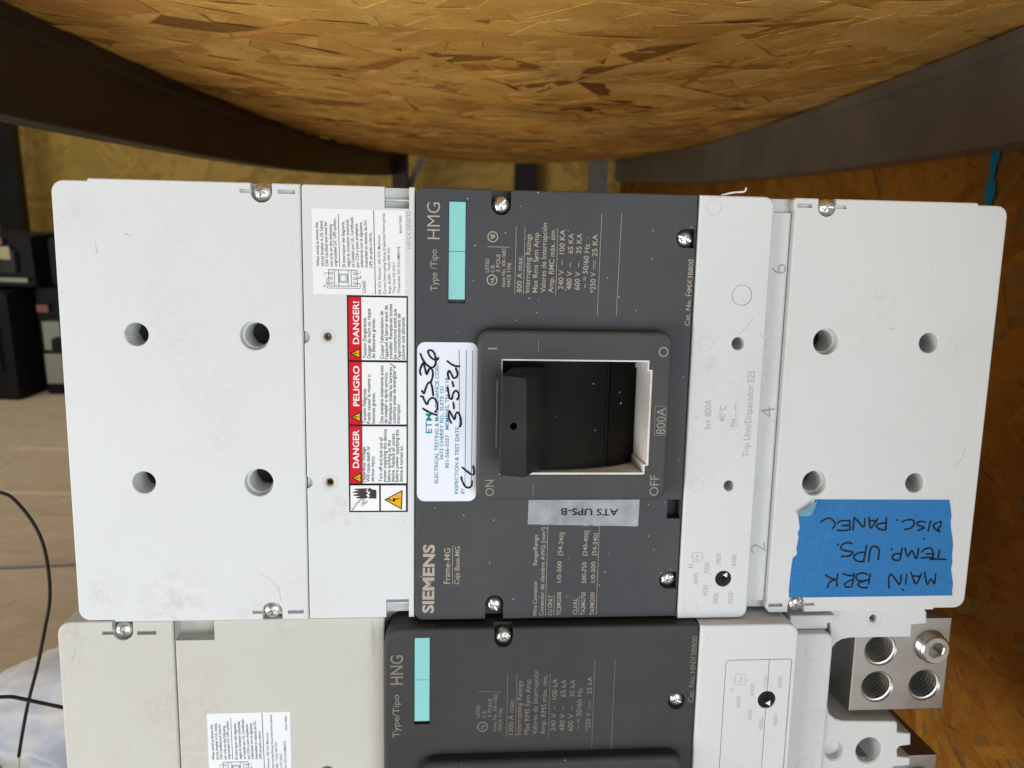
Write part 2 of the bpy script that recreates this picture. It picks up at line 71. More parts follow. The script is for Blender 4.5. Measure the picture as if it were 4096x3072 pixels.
'hnx_text': [('HNX3B800', -91.1, 92.8, 90.3, 16.0, 2.41)],
}


# ------------------------------------------------------------------ materials
def new_mat(name):
    m = bpy.data.materials.new(name); m.use_nodes = True
    nt = m.node_tree; b = nt.nodes['Principled BSDF']
    return m, nt, b
def N(nt, t, **kw):
    n = nt.nodes.new(t)
    for k, v in kw.items():
        if k in n.inputs.keys() if hasattr(n.inputs, 'keys') else False: n.inputs[k].default_value = v
        else: setattr(n, k, v)
    return n
def noise(nt, vec, scale, detail=3, rough=.5):
    n = nt.nodes.new('ShaderNodeTexNoise'); n.inputs['Scale'].default_value = scale
    n.inputs['Detail'].default_value = detail; n.inputs['Roughness'].default_value = rough
    nt.links.new(vec, n.inputs['Vector']); return n
def ramp(nt, fac, stops):
    r = nt.nodes.new('ShaderNodeValToRGB'); e = r.color_ramp.elements
    while len(e) < len(stops): e.new(0.5)
    for el, (p, c) in zip(e, stops): el.position = p; el.color = (c[0], c[1], c[2], 1) if len(c) == 3 else c
    nt.links.new(fac, r.inputs[0]); return r
def mixc(nt, fac, a, b, blend='MIX'):
    m = nt.nodes.new('ShaderNodeMix'); m.data_type = 'RGBA'; m.blend_type = blend
    for s, v in ((0, fac), (6, a), (7, b)):
        if hasattr(v, 'links') or isinstance(v, bpy.types.NodeSocket): nt.links.new(v, m.inputs[s])
        elif s == 0: m.inputs[0].default_value = v
        else: m.inputs[s].default_value = (v[0], v[1], v[2], 1)
    return m.outputs[2]
def math_n(nt, op, a, b=None):
    m = nt.nodes.new('ShaderNodeMath'); m.operation = op
    for i, v in enumerate((a, b)):
        if v is None: continue
        if isinstance(v, bpy.types.NodeSocket): nt.links.new(v, m.inputs[i])
        else: m.inputs[i].default_value = v
    return m.outputs[0]
def objco(nt): return nt.nodes.new('ShaderNodeTexCoord').outputs['Object']
def bump(nt, b, h, strength, dist):
    n = nt.nodes.new('ShaderNodeBump'); n.inputs['Strength'].default_value = strength; n.inputs['Distance'].default_value = dist
    nt.links.new(h, n.inputs['Height']); nt.links.new(n.outputs[0], b.inputs['Normal'])
def flat(name, c, rough=.5, metal=0.0):
    m, nt, b = new_mat(name); b.inputs['Base Color'].default_value = (*c, 1)
    b.inputs['Roughness'].default_value = rough; b.inputs['Metallic'].default_value = metal
    if not metal: b.inputs['Specular IOR Level'].default_value = .12
    return m

def plastic(name, base, dirt, dirt_amt, speck, speck_lo, grain=800, bstr=.35, rough=.55, stains=()):
    m, nt, b = new_mat(name); co = objco(nt)
    n1 = noise(nt, co, 14, 5, .65); n2 = noise(nt, co, 260, 4, .7)
    d = math_n(nt, 'MULTIPLY', ramp(nt, n1.outputs[0], [(.50, (0, 0, 0)), (.78, (1, 1, 1))]).outputs[0],
               ramp(nt, n2.outputs[0], [(.38, (0.1, .1, .1)), (.7, (1, 1, 1))]).outputs[0])
    c = mixc(nt, math_n(nt, 'MULTIPLY', d, dirt_amt), base, dirt)
    n3 = noise(nt, co, 520, 2, .5)
    n4 = noise(nt, co, 22, 2, .5)
    s = math_n(nt, 'MULTIPLY', ramp(nt, n3.outputs[0], [(.735, (0, 0, 0)), (.765, (1, 1, 1))]).outputs[0],
               ramp(nt, n4.outputs[0], [(.48, (0, 0, 0)), (.62, (1, 1, 1))]).outputs[0])
    c = mixc(nt, math_n(nt, 'MULTIPLY', s, speck_lo), c, speck)
    for (sx, sz, sr, amt) in stains:
        vd = nt.nodes.new('ShaderNodeVectorMath'); vd.operation = 'DISTANCE'; nt.links.new(co, vd.inputs[0]); vd.inputs[1].default_value = (sx * .001, 0, sz * .001)
        fall = ramp(nt, math_n(nt, 'DIVIDE', vd.outputs['Value'], sr * .001), [(.1, (1, 1, 1)), (1, (0, 0, 0))]).outputs[0]
        st = math_n(nt, 'MULTIPLY', fall, ramp(nt, noise(nt, co, 130, 6, .75).outputs[0], [(.45, (0, 0, 0)), (.62, (1, 1, 1))]).outputs[0])
        c = mixc(nt, math_n(nt, 'MULTIPLY', st, amt), c, (.34, .27, .18))
    n5 = noise(nt, co, 5, 2, .5)
    c = mixc(nt, .10, c, ramp(nt, n5.outputs[0], [(.3, (.3, .3, .3)), (.7, (1, 1, 1))]).outputs[0], 'MULTIPLY')
    nt.links.new(c, b.inputs['Base Color'])
    g = noise(nt, co, grain, 3, .6)
    bump(nt, b, g.outputs[0], bstr, .0004)
    nt.links.new(ramp(nt, n2.outputs[0], [(.2, (rough - .1,) * 3), (.8, (rough + .12,) * 3)]).outputs[0], b.inputs['Roughness'])
    b.inputs['Specular IOR Level'].default_value = .25
    return m
M = {}
M['white'] = plastic('light_grey_plastic', (.70, .705, .70), (.50, .44, .35), .35, (.16, .15, .13), .75, 480, .42, stains=((-196, -104, 24, .26), (-232, -98, 14, .25), (-110, -52, 18, .2), (-236, 96, 16, .16), (222, -60, 24, .2), (85, 28, 7, .4), (180, 60, 14, .15), (-160, -112, 14, .25)))
M['cream'] = plastic('aged_light_grey_plastic', (.59, .57, .515), (.44, .36, .26), .5, (.15, .13, .11), .85, 480, .42, stains=((-250, 108, 16, .45), (-205, 60, 20, .22), (-230, 40, 16, .2), (-140, 108, 14, .2), (-96, 84, 18, .16)))  # base colour carries the weaker, warmer light low down, under dirt and stains
M['smooth_white'] = plastic('smooth_light_plastic', (.70, .705, .70), (.45, .38, .3), .45, (.2, .18, .16), .6, 900, .10, .45)
# dark grey cover, with dust lint
def dark_plastic(name, base, dust=.55, spec=.16, haze=(.22, .2, .17)):
    m, nt, b = new_mat(name); co = objco(nt)
    v = nt.nodes.new('ShaderNodeTexVoronoi'); v.inputs['Scale'].default_value = 190; v.inputs['Randomness'].default_value = 1
    nt.links.new(co, v.inputs['Vector'])
    sep = nt.nodes.new('ShaderNodeSeparateColor'); nt.links.new(v.outputs['Color'], sep.inputs[0])
    near = math_n(nt, 'LESS_THAN', v.outputs['Distance'], math_n(nt, 'MULTIPLY', sep.outputs[1], .105))
    keep = math_n(nt, 'GREATER_THAN', sep.outputs[0], .42)
    s = math_n(nt, 'MULTIPLY', near, keep)
    n1 = noise(nt, co, 11, 5, .6)
    c = mixc(nt, math_n(nt, 'MULTIPLY', ramp(nt, n1.outputs[0], [(.42, (0, 0, 0)), (.85, (1, 1, 1))]).outputs[0], .16), base, haze)
    c = mixc(nt, math_n(nt, 'MULTIPLY', s, dust), c, (.75, .72, .66))
    nt.links.new(c, b.inputs['Base Color'])
    g = noise(nt, co, 750, 3, .6); bump(nt, b, g.outputs[0], .35, .0004)
    b.inputs['Roughness'].default_value = .5; b.inputs['Specular IOR Level'].default_value = spec
    return m
M['gray'] = dark_plastic('dark_grey_plastic', (.058, .060, .065))
M['gray2'] = dark_plastic('dark_grey_plastic_lower', (.046, .045, .046), .35)
M['esc'] = dark_plastic('dark_grey_frame_plastic', (.060, .059, .058), .6)
M['black'] = dark_plastic('black_handle_plastic', (.010, .010, .010), .5)
M['drum'] = dark_plastic('dusty_black_plastic', (.0035, .003, .0026), .45, .07, (.12, .080, .035))
M['liner'] = plastic('white_bezel', (.80, .79, .74), (.4, .28, .15), .8, (.2, .15, .1), .8, 500, .15, .5)
M['black_hole'] = flat('black_void', (.006, .006, .006), .7)
def metal(name, c, rough, streak=120, str_=.15):
    m, nt, b = new_mat(name); co = objco(nt)
    n1 = noise(nt, co, streak, 4, .6)
    nt.links.new(ramp(nt, n1.outputs[0], [(.3, tuple(x * .85 for x in c)), (.7, c)]).outputs[0], b.inputs['Base Color'])
    nt.links.new(ramp(nt, n1.outputs[0], [(.3, (rough * .85,) * 3), (.7, (rough * 1.2,) * 3)]).outputs[0], b.inputs['Roughness'])
    b.inputs['Metallic'].default_value = 1.0; bump(nt, b, n1.outputs[0], str_, .0005); return m
M['screw'] = metal('zinc_screw', (.86, .85, .82), .36, 300, .06)
M['lug'] = metal('extruded_aluminium', (.40, .37, .335), .45, 40, .04)
M['bore'] = metal('threaded_aluminium', (.62, .60, .57), .33, 60, .02)
M['steel'] = metal('rack_steel', (.10, .09, .08), .5, 60, .1)
def steel_paint(name, c):
    m, nt, b = new_mat(name); co = objco(nt)
    n1 = noise(nt, co, 6, 6, .6)
    nt.links.new(ramp(nt, n1.outputs[0], [(.35, tuple(x * .7 for x in c)), (.65, c)]).outputs[0], b.inputs['Base Color'])
    b.inputs['Roughness'].default_value = .42; b.inputs['Metallic'].default_value = .5; return m
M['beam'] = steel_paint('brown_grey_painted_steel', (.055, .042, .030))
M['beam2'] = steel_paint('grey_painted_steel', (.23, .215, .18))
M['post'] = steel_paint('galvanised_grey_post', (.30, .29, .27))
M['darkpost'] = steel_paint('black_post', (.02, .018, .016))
M['print'] = flat('tan_print', (.44, .38, .31), .6)
M['print_dim'] = flat('dim_tan_print', (.30, .275, .24), .6)
M['print_fade'] = flat('faded_print', (.23, .20, .17), .6)
M['ink'] = flat('black_ink', (.012, .012, .016), .5)
M['blue_ink'] = flat('dark_blue_ink', (.02, .03, .06), .5)
M['pen'] = flat('black_marker', (.012, .012, .014), .35)
M['engrave'] = flat('grey_engraving', (.40, .40, .40), .6)
M['engrave_lo'] = flat('pale_engraving', (.47, .46, .44), .6)
M['scuff'] = flat('grey_scuff', (.47, .465, .45), .7)
M['brass'] = metal('dull_brass', (.42, .34, .22), .4, 200, .05)
M['mould'] = flat('moulded_edge', (.55, .545, .53), .6)
M['teal_print'] = flat('teal_print', (.02, .24, .32), .5)
M['paper'] = plastic('sticker_paper', (.86, .86, .87), (.6, .55, .5), .25, (.1, .1, .1), .6, 500, .03, .35)
M['etm_paper'] = plastic('glossy_sticker', (.82, .83, .92), (.6, .58, .6), .2, (.1, .1, .1), .7, 500, .03, .3)
M['red'] = flat('label_red', (.62, .012, .022), .35)
M['yellow'] = flat('label_yellow', (.80, .42, .01), .35)
M['brown'] = flat('icon_brown', (.06, .045, .035), .5)
M['white_ink'] = flat('white_ink', (.88, .88, .88), .4)
M['teal'] = plastic('teal_insert', (.27, .63, .61), (.12, .3, .3), .35, (.03, .08, .08), .9, 500, .05, .4)
M['dial'] = flat('black_dial', (.010, .010, .010), .35)
def tape_mat():
    m, nt, b = new_mat('blue_masking_tape'); co = objco(nt)
    mp = nt.nodes.new('ShaderNodeMapping'); mp.inputs['Scale'].default_value = (1, 1, 9); nt.links.new(co, mp.inputs[0])
    n1 = noise(nt, mp.outputs[0], 120, 4, .6)
    mp2 = nt.nodes.new('ShaderNodeMapping'); mp2.inputs['Scale'].default_value = (9, 1, 1); nt.links.new(co, mp2.inputs[0])
    n2 = noise(nt, mp2.outputs[0], 120, 4, .6)
    h = math_n(nt, 'ADD', n1.outputs[0], n2.outputs[0])
    nt.links.new(ramp(nt, math_n(nt, 'MULTIPLY', h, .5), [(.35, (.022, .155, .40)), (.65, (.038, .205, .48))]).outputs[0], b.inputs['Base Color'])
    bump(nt, b, h, .3, .0002); b.inputs['Roughness'].default_value = .55; b.inputs['Specular IOR Level'].default_value = .15; return m
M['tape'] = tape_mat()
M['tape_back'] = flat('tape_adhesive_side', (.16, .33, .42), .4)
def clear_label():
    m, nt, b = new_mat('translucent_label_tape'); co = objco(nt)
    b.inputs['Base Color'].default_value = (.62, .64, .66, 1); b.inputs['Roughness'].default_value = .25
    n1 = noise(nt, co, 60, 3, .5)
    nt.links.new(ramp(nt, n1.outputs[0], [(.35, (.20, .20, .20)), (.7, (.46, .46, .46))]).outputs[0], b.inputs['Alpha']); return m
M['clear'] = clear_label()
# oriented strand board: strands carry a random number each
def osb(name, stops, grain=.35, spec=.25):
    m, nt, b = new_mat(name)
    at = nt.nodes.new('ShaderNodeAttribute'); at.attribute_name = 'rnd'
    oi = nt.nodes.new('ShaderNodeObjectInfo')
    r = math_n(nt, 'FRACT', math_n(nt, 'ADD', at.outputs['Fac'], oi.outputs['Random']))
    uv = nt.nodes.new('ShaderNodeUVMap'); uv.uv_map = 'UVMap'
    mp = nt.nodes.new('ShaderNodeMapping'); mp.inputs['Scale'].default_value = (1, 9, 1); nt.links.new(uv.outputs[0], mp.inputs[0])
    cmb = nt.nodes.new('ShaderNodeCombineXYZ'); nt.links.new(math_n(nt, 'MULTIPLY', r, 37.0), cmb.inputs[0]); nt.links.new(math_n(nt, 'MULTIPLY', r, 91.0), cmb.inputs[2])
    ad = nt.nodes.new('ShaderNodeVectorMath'); ad.operation = 'ADD'; nt.links.new(mp.outputs[0], ad.inputs[0]); nt.links.new(cmb.outputs[0], ad.inputs[1])
    g = noise(nt, ad.outputs[0], 14, 6, .65)
    c = ramp(nt, r, stops).outputs[0]
    c = mixc(nt, grain, c, ramp(nt, g.outputs[0], [(.32, (.45, .38, .30)), (.5, (.92, .9, .86)), (.7, (1.12, 1.1, 1.06))]).outputs[0], 'MULTIPLY')
    big = noise(nt, nt.nodes.new('ShaderNodeNewGeometry').outputs['Position'], 7, 3, .6)
    c = mixc(nt, grain, c, ramp(nt, big.outputs[0], [(.32, (.58, .54, .5)), (.6, (1.05, 1.05, 1.05))]).outputs[0], 'MULTIPLY')
    nt.links.new(c, b.inputs['Base Color']); bump(nt, b, g.outputs[0], .4, .0008)
    b.inputs['Roughness'].default_value = .72; b.inputs['Specular IOR Level'].default_value = .15
    return m
TAN = [(0, (0.74, 0.392, 0.068)), (.08, (0.87, 0.540, 0.143)), (.2, (0.70, 0.377, 0.080)), (.32, (0.89, 0.581, 0.177)), (.45, (0.81, 0.474, 0.114)), (.56, (0.90, 0.597, 0.194)), (.66, (0.54, 0.221, 0.046)), (.70, (0.84, 0.508, 0.137)), (.82, (0.68, 0.360, 0.080)), (.93, (0.87, 0.540, 0.143)), (.965, (0.21, 0.082, 0.017)), (1, (0.76, 0.433, 0.114))]
M['osb'] = osb('oriented_strand_board', TAN, .8)
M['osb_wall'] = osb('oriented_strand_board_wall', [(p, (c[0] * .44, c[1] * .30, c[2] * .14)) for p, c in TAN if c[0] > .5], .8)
M['osb_floor'] = osb('worn_strand_board_floor', [(0, (.52, .405, .27)), (.3, (.535, .42, .285)), (.6, (.505, .395, .265)), (.95, (.55, .435, .295)), (1, (.46, .35, .225))], .12)
def osb_plain(name, lo, hi, sc):
    m, nt, b = new_mat(name); co = objco(nt)
    v = nt.nodes.new('ShaderNodeTexVoronoi'); v.inputs['Scale'].default_value = sc
    n0 = noise(nt, co, 3, 2); va = nt.nodes.new('ShaderNodeVectorMath'); va.operation = 'ADD'
    nt.links.new(co, va.inputs[0]); nt.links.new(n0.outputs[1], va.inputs[1])
    mp = nt.nodes.new('ShaderNodeMapping'); mp.inputs['Scale'].default_value = (.35, 1, 1); nt.links.new(va.outputs[0], mp.inputs[0])
    nt.links.new(mp.outputs[0], v.inputs['Vector'])
    sep = nt.nodes.new('ShaderNodeSeparateColor'); nt.links.new(v.outputs['Color'], sep.inputs[0])
    nt.links.new(ramp(nt, sep.outputs[0], [(0, lo), (1, hi)]).outputs[0], b.inputs['Base Color']); b.inputs['Roughness'].default_value = .6
    return m
M['board'] = osb_plain('strand_board_core', (.58, .33, .075), (.76, .46, .12), 40)
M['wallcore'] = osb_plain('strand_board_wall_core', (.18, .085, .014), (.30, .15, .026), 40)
M['backwall'] = osb_plain('strand_board_back_wall', (.42, .26, .04), (.64, .41, .08), 22)
M['floorboard'] = osb_plain('strand_board_floor_core', (.50, .39, .26), (.54, .425, .285), 30)

# ------------------------------------------------------------------ mesh helpers (faces look along -Y; "d" is millimetres toward the camera)
def link(name, me, mat, parent=None):
    o = bpy.data.objects.new(name, me); COL.objects.link(o)
    if mat is not None:
        me.materials.clear(); me.materials.append(mat)
    if parent: o.parent = parent
    return o
def finish(bm, name):
    me = bpy.data.meshes.new(name); bm.to_mesh(me); bm.free(); return me
def inset(poly, c):
    n = len(poly); out = []
    for i in range(n):
        p0, p1, p2 = Vector(poly[i - 1]), Vector(poly[i]), Vector(poly[(i + 1) % n])
        e1 = (p1 - p0).normalized(); e2 = (p2 - p1).normalized()
        n1 = Vector((-e1.y, e1.x)); n2 = Vector((-e2.y, e2.x))
        k = 1 + n1.dot(n2)
        m = (n1 + n2) / k if k > .3 else (n1 + n2) / .3
        out.append(tuple(p1 + m * c))
    return out
def ccw(poly):
    a = sum(poly[i - 1][0] * poly[i][1] - poly[i][0] * poly[i - 1][1] for i in range(len(poly)))
    return list(poly) if a > 0 else list(poly)[::-1]
def rrect(x0, x1, z0, z1, r, n=5):
    if isinstance(r, (tuple, list)): r = tuple(q if q == 0 or q > 1.2 else 0 for q in r)
    elif 0 < r <= 1.2: r = 0
    rs = (r,) * 4 if not isinstance(r, (tuple, list)) else r     # bl, br, tr, tl
    out = []
    for (cx, cz, a0, rr, sx, sz) in ((x0, z0, 180, rs[0], 1, 1), (x1, z0, 270, rs[1], -1, 1), (x1, z1, 0, rs[2], -1, -1), (x0, z1, 90, rs[3], 1, -1)):
        if rr <= 0: out.append((cx, cz)); continue
        for k in range(n + 1):
            a = R(a0 + 90 * k / n); out.append((cx + sx * rr + rr * math.cos(a), cz + sz * rr + rr * math.sin(a)))
    return out
def circle(x, z, r, n=36): return [(x + r * math.cos(2 * math.pi * i / n), z + r * math.sin(2 * math.pi * i / n)) for i in range(n)]
def stadium(x, z, r, up, length, n=18):
    """half-round pocket open toward +z (up=1) or -z (up=-1)"""
    pts = [(x + r * math.cos(R(180 + 180 * k / n)), z + up * r * math.sin(R(180 + 180 * k / n))) for k in range(n + 1)]
    return ccw(pts + [(x + r, z + up * length), (x - r, z + up * length)])
def loft(bm, loops):
    """loops: list of (poly, d); first is the back, last the front; both capped"""
    rings = [[bm.verts.new((x * .001, -d * .001, z * .001)) for x, z in poly] for poly, d in loops]
    for a, b in zip(rings, rings[1:]):
        for i in range(len(a)):
            bm.faces.new((a[i - 1], a[i], b[i], b[i - 1]))
    bm.faces.new(rings[0]); bm.faces.new(rings[-1][::-1])
    return rings
def rounded_loops(poly, d0, d1, ch, seg=3):
    poly = ccw(poly)
    if ch <= 0: return [(poly, d0), (poly, d1)]
    loops = [(poly, d0)]
    for k in range(seg + 1):
        a = R(90 * k / seg)
        loops.append((inset(poly, ch * (1 - math.cos(a))) if k else poly, d1 - ch * (1 - math.sin(a))))
    return loops
def prism_mesh(name, poly, d0, d1, ch=0.0, cuts=(), seg=3):
    bm = bmesh.new(); loft(bm, rounded_loops(poly, d0, d1, ch, seg))
    bmesh.ops.recalc_face_normals(bm, faces=bm.faces)
    me = finish(bm, name)
    return boolean(me, cuts, name) if cuts else me
def boolean(me, cuts, name, op='DIFFERENCE'):
    cms = []
    for loops in cuts:
        t = bmesh.new(); loft(t, loops); bmesh.ops.recalc_face_normals(t, faces=t.faces)
        cms.append(finish(t, 'cut'))
    a = bpy.data.objects.new('tmp_a', me); COL.objects.link(a); bs = []
    for cm in cms:
        b = bpy.data.objects.new('tmp_b', cm); COL.objects.link(b); bs.append(b)
        mod = a.modifiers.new('b', 'BOOLEAN'); mod.object = b; mod.operation = op; mod.solver = 'EXACT'; mod.use_self = True
    dg = bpy.context.evaluated_depsgraph_get()
    out = bpy.data.meshes.new_from_object(a.evaluated_get(dg)); out.name = name
    bpy.data.objects.remove(a); bpy.data.meshes.remove(me)
    for b in bs: bpy.data.objects.remove(b)
    for cm in cms: bpy.data.meshes.remove(cm)
    return out
def hole(x, z, r, front, depth, flare=.4, n=36):
    return [(circle(x, z, r, n), front - depth), (circle(x, z, r, n), front - flare), (circle(x, z, r + flare, n), front), (circle(x, z, r + flare, n), front + 3)]
def step_hole(x, z, r, r2, front, lip, depth, n=36):
    return [(circle(x, z, r2, n), front - depth), (circle(x, z, r2, n), front - lip), (circle(x, z, r, n), front - lip + .01), (circle(x, z, r, n), front - .4), (circle(x, z, r + .4, n), front), (circle(x, z, r + .4, n), front + 3)]
def pocket(poly, front, depth, slope=0.0):
    poly = ccw(poly)
    return [(inset(poly, slope) if slope else poly, front - depth), (poly, front), (poly, front + 3)]
def prism(name, poly, d0, d1, ch, mat, parent, cuts=(), seg=3):
    return link(name, prism_mesh(name, poly, d0, d1, ch, cuts, seg), mat, parent)

class Flat:
    """collects flat print, strokes and thin shapes lying on one face"""
    def __init__(s): s.v = []; s.f = []
    def poly(s, pts, d):
        k = len(s.v); s.v += [(x * .001, -d * .001, z * .001) for x, z in ccw(pts)]; s.f.append(tuple(range(k, k + len(pts))))
    def seg(s, x0, z0, x1, z1, w, d):
        dx, dz = x1 - x0, z1 - z0; L = math.hypot(dx, dz) or 1; nx, nz = -dz / L * w / 2, dx / L * w / 2
        s.poly([(x0 + nx, z0 + nz), (x0 - nx, z0 - nz), (x1 - nx, z1 - nz), (x1 + nx, z1 + nz)], d)
    def segs(s, rows, d, k=1.0):
        for x0, z0, x1, z1, w_ in rows: s.seg(x0, z0, x1, z1, w_ * k, d)
    def ring(s, x, z, r0, r1, d, n=40, a0=0, a1=360):
        for i in range(n):
            a, b = R(a0 + (a1 - a0) * i / n), R(a0 + (a1 - a0) * (i + 1) / n)
            s.poly([(x + r0 * math.cos(a), z + r0 * math.sin(a)), (x + r1 * math.cos(a), z + r1 * math.sin(a)), (x + r1 * math.cos(b), z + r1 * math.sin(b)), (x + r0 * math.cos(b), z + r0 * math.sin(b))], d)
    def stroke(s, pts, width, d, rng=None):
        P = [Vector(p) for p in pts]
        if len(P) == 2: Q = [P[0].lerp(P[1], t / 4) for t in range(5)]
        else:
            Q = []; E = [P[0]] + P + [P[-1]]
            for i in range(1, len(E) - 2):
                for t in range(6):
                    u = t / 6; a, b, c, e = E[i - 1], E[i], E[i + 1], E[i + 2]
                    Q.append(.5 * ((2 * b) + (c - a) * u + (2 * a - 5 * b + 4 * c - e) * u * u + (3 * b - a - 3 * c + e) * u ** 3))
            Q.append(P[-1])
        rng = rng or random
        L = []; Rr = []
        for i, q in enumerate(Q):
            t = (Q[min(i + 1, len(Q) - 1)] - Q[max(i - 1, 0)]);
            if t.length < 1e-6: t = Vector((1, 0))
            t.normalize(); n = Vector((-t.y, t.x)); wd = width * (.42 + .16 * rng.random())
            L.append(q + n * wd); Rr.append(q - n * wd)
        for i in range(len(Q) - 1):
            s.poly([L[i], Rr[i], Rr[i + 1], L[i + 1]], d + .0006 * i)
        for q in (Q[0], Q[-1]): s.poly(circle(q.x, q.y, width * .46, 10), d + .02)
    def text(s, rows, d, offset=0.0, kx=1.0):
        for st, x, z, ang, length, cap in rows:
            v, f, hcap = glyphs(st, offset)
            if not v: continue
            x0 = min(p[0] for p in v); x1 = max(p[0] for p in v)
            sx = length / (x1 - x0); sy = cap / hcap; ca, sa = math.cos(R(ang)), math.sin(R(ang)); k = len(s.v)
            for px, py in v:
                u, t = (px - x0) * sx, py * sy
                s.v.append(((x + u * ca - t * sa) * .001, -d * .001, (z + u * sa + t * ca) * .001))
            s.f += [tuple(i + k for i in q) for q in f]
    def rows(s, rows, d, offset, name, mat, parent):
        for r in rows:
            g = Flat(); g.text([r], d, offset); g.build(name, mat, parent)
    def build(s, name, mat, parent):
        me = bpy.data.meshes.new(name); me.from_pydata(s.v, [], s.f); me.update(); return link(name, me, mat, parent)
_gl = {}
def plines(rows, d, mat, parent):
    for r in rows:
        f = Flat(); f.segs([r], d); f.build('printed_line', mat, parent)
def glyphs(st, offset):
    key = (st, offset)
    if key in _gl: return _gl[key]
    def conv(t):
        c = bpy.data.curves.new('txt', 'FONT'); c.body = t; c.size = 1.0; c.offset = offset; c.resolution_u = 3; c.fill_mode = 'FRONT'
        o = bpy.data.objects.new('txt', c); COL.objects.link(o)
        me = bpy.data.meshes.new_from_object(o.evaluated_get(bpy.context.evaluated_depsgraph_get()))
        v = [(p.co.x, p.co.y) for p in me.vertices]; f = [tuple(p.vertices) for p in me.polygons]
        bpy.data.objects.remove(o); bpy.data.curves.remove(c); bpy.data.meshes.remove(me); return v, f
    if ('H', offset) not in _gl:
        v, f = conv('H'); _gl[('H', offset)] = (v, f, max(p[1] for p in v))
    v, f = conv(st); _gl[key] = (v, f, _gl[('H', offset)][2]); return _gl[key]

def thing(name, label, cat, matrix=None, group=None):
    o = bpy.data.objects.new(name, None); COL.objects.link(o); o.empty_display_size = .05
    if matrix is not None: o.matrix_world = matrix
    o['label'] = label; o['category'] = cat
    if group: o['group'] = group
    return o
def tag(o, label, cat, group=None):
    o['label'] = label; o['category'] = cat
    if group: o['group'] = group
    return o
def struct(o): o['kind'] = 'structure'; return o
def box_bm(bm, x0, x1, y0, y1, z0, z1):
    vs = [bm.verts.new(p) for p in ((x0, y0, z0), (x1, y0, z0), (x1, y1, z0), (x0, y1, z0), (x0, y0, z1), (x1, y0, z1), (x1, y1, z1), (x0, y1, z1))]
    for q in ((0, 3, 2, 1), (4, 5, 6, 7), (0, 1, 5, 4), (1, 2, 6, 5), (2, 3, 7, 6), (3, 0, 4, 7)): bm.faces.new([vs[i] for i in q])

# ------------------------------------------------------------------ the setting: sagging boards, walls
RW = .43                      # half width between the rack beams
def deck_low(y):              # lower board (the floor the stack stands on), height in the world
    y0 = .42; s = -.1016; k = .043
    t = y - y0
    if t < .06: return CAM_Z - .4665 + s * t
    t = min(t, 1.24); u = t - .06
    return CAM_Z - .4665 + s * .06 + s * u + k * u * u
def beam_bot(y): return CAM_Z + .022 + (.0182 if y < 1.9 else .0085) * (1.9 - y) ** 2
def deck_up(x, y):            # underside of the upper board
    e = .105 + (.027 if y < 1.9 else .012) * (1.9 - y) ** 2
    return CAM_Z + e - .028 * (1 - (x / RW) ** 2)
def sheet(name, fz, x0, x1, y0, y1, nx, ny, th, mat):
    bm = bmesh.new(); T = {}; Bm = {}
    for i in range(nx + 1):
        for j in range(ny + 1):
            x = x0 + (x1 - x0) * i / nx; y = y0 + (y1 - y0) * j / ny; z = fz(x, y)
            T[i, j] = bm.verts.new((x, y, z)); Bm[i, j] = bm.verts.new((x, y, z + th))
    for i in range(nx):
        for j in range(ny):
            bm.faces.new((T[i, j], T[i + 1, j], T[i + 1, j + 1], T[i, j + 1])); bm.faces.new((Bm[i, j], Bm[i, j + 1], Bm[i + 1, j + 1], Bm[i + 1, j]))
    for i in range(nx):
        for j in (0, ny): bm.faces.new((T[i, j], T[i + 1, j], Bm[i + 1, j], Bm[i, j]))
    for j in range(ny):
        for i in (0, nx): bm.faces.new((T[i, j], T[i, j + 1], Bm[i, j + 1], Bm[i, j]))
    bmesh.ops.recalc_face_normals(bm, faces=bm.faces)
    return finish(bm, name)
rng = random.Random(7)
def strand_shape(L, W, r):
    """outline of one wood strand, long along u"""
    n = r.choice((3, 4, 4, 5)); top = []; bot = []
    sk0, sk1 = r.uniform(-.9, .9) * W, r.uniform(-.9, .9) * W
    for i in range(n + 1):
        t = i / n; u = (t - .5) * L
        top.append((u + sk0 * (1 if i == 0 else .0) * .8 + (sk1 * .8 if i == n else 0), W / 2 * r.uniform(.7, 1.1)))
        bot.append((u - sk0 * (1 if i == 0 else .0) * .8 - (sk1 * .8 if i == n else 0), -W / 2 * r.uniform(.7, 1.1)))
    return ccw(bot + top[::-1])
def strand_into(V, F, UV, poly, mtx, th):
    k = len(V); n = len(poly)
    for h in (0, th):
        for u, v in poly: V.append(mtx @ Vector((u, v, h)))
    fs = [tuple(range(k, k + n)), tuple(range(k + n, k + 2 * n))] + [(k + i - 1 if i else k + n - 1, k + i, k + n + i, (k + n + i - 1) if i else k + 2 * n - 1) for i in range(n)]
    for f in fs:
        F.append(f); UV.append([poly[(i - k) % n] for i in f])
def strand_mesh(name, V, F, UV, rnd=None):
    me = bpy.data.meshes.new(name); me.from_pydata([tuple(v) for v in V], [], F); me.update()
    uvl = me.uv_layers.new(name='UVMap'); k = 0
    for uv in UV:
        for c in uv: uvl.data[k].uv = (c[0] * 10, c[1] * 10); k += 1
    if rnd is not None:
        at = me.attributes.new('rnd', 'FLOAT', 'FACE'); at.data.foreach_set('value', rnd)
    return me
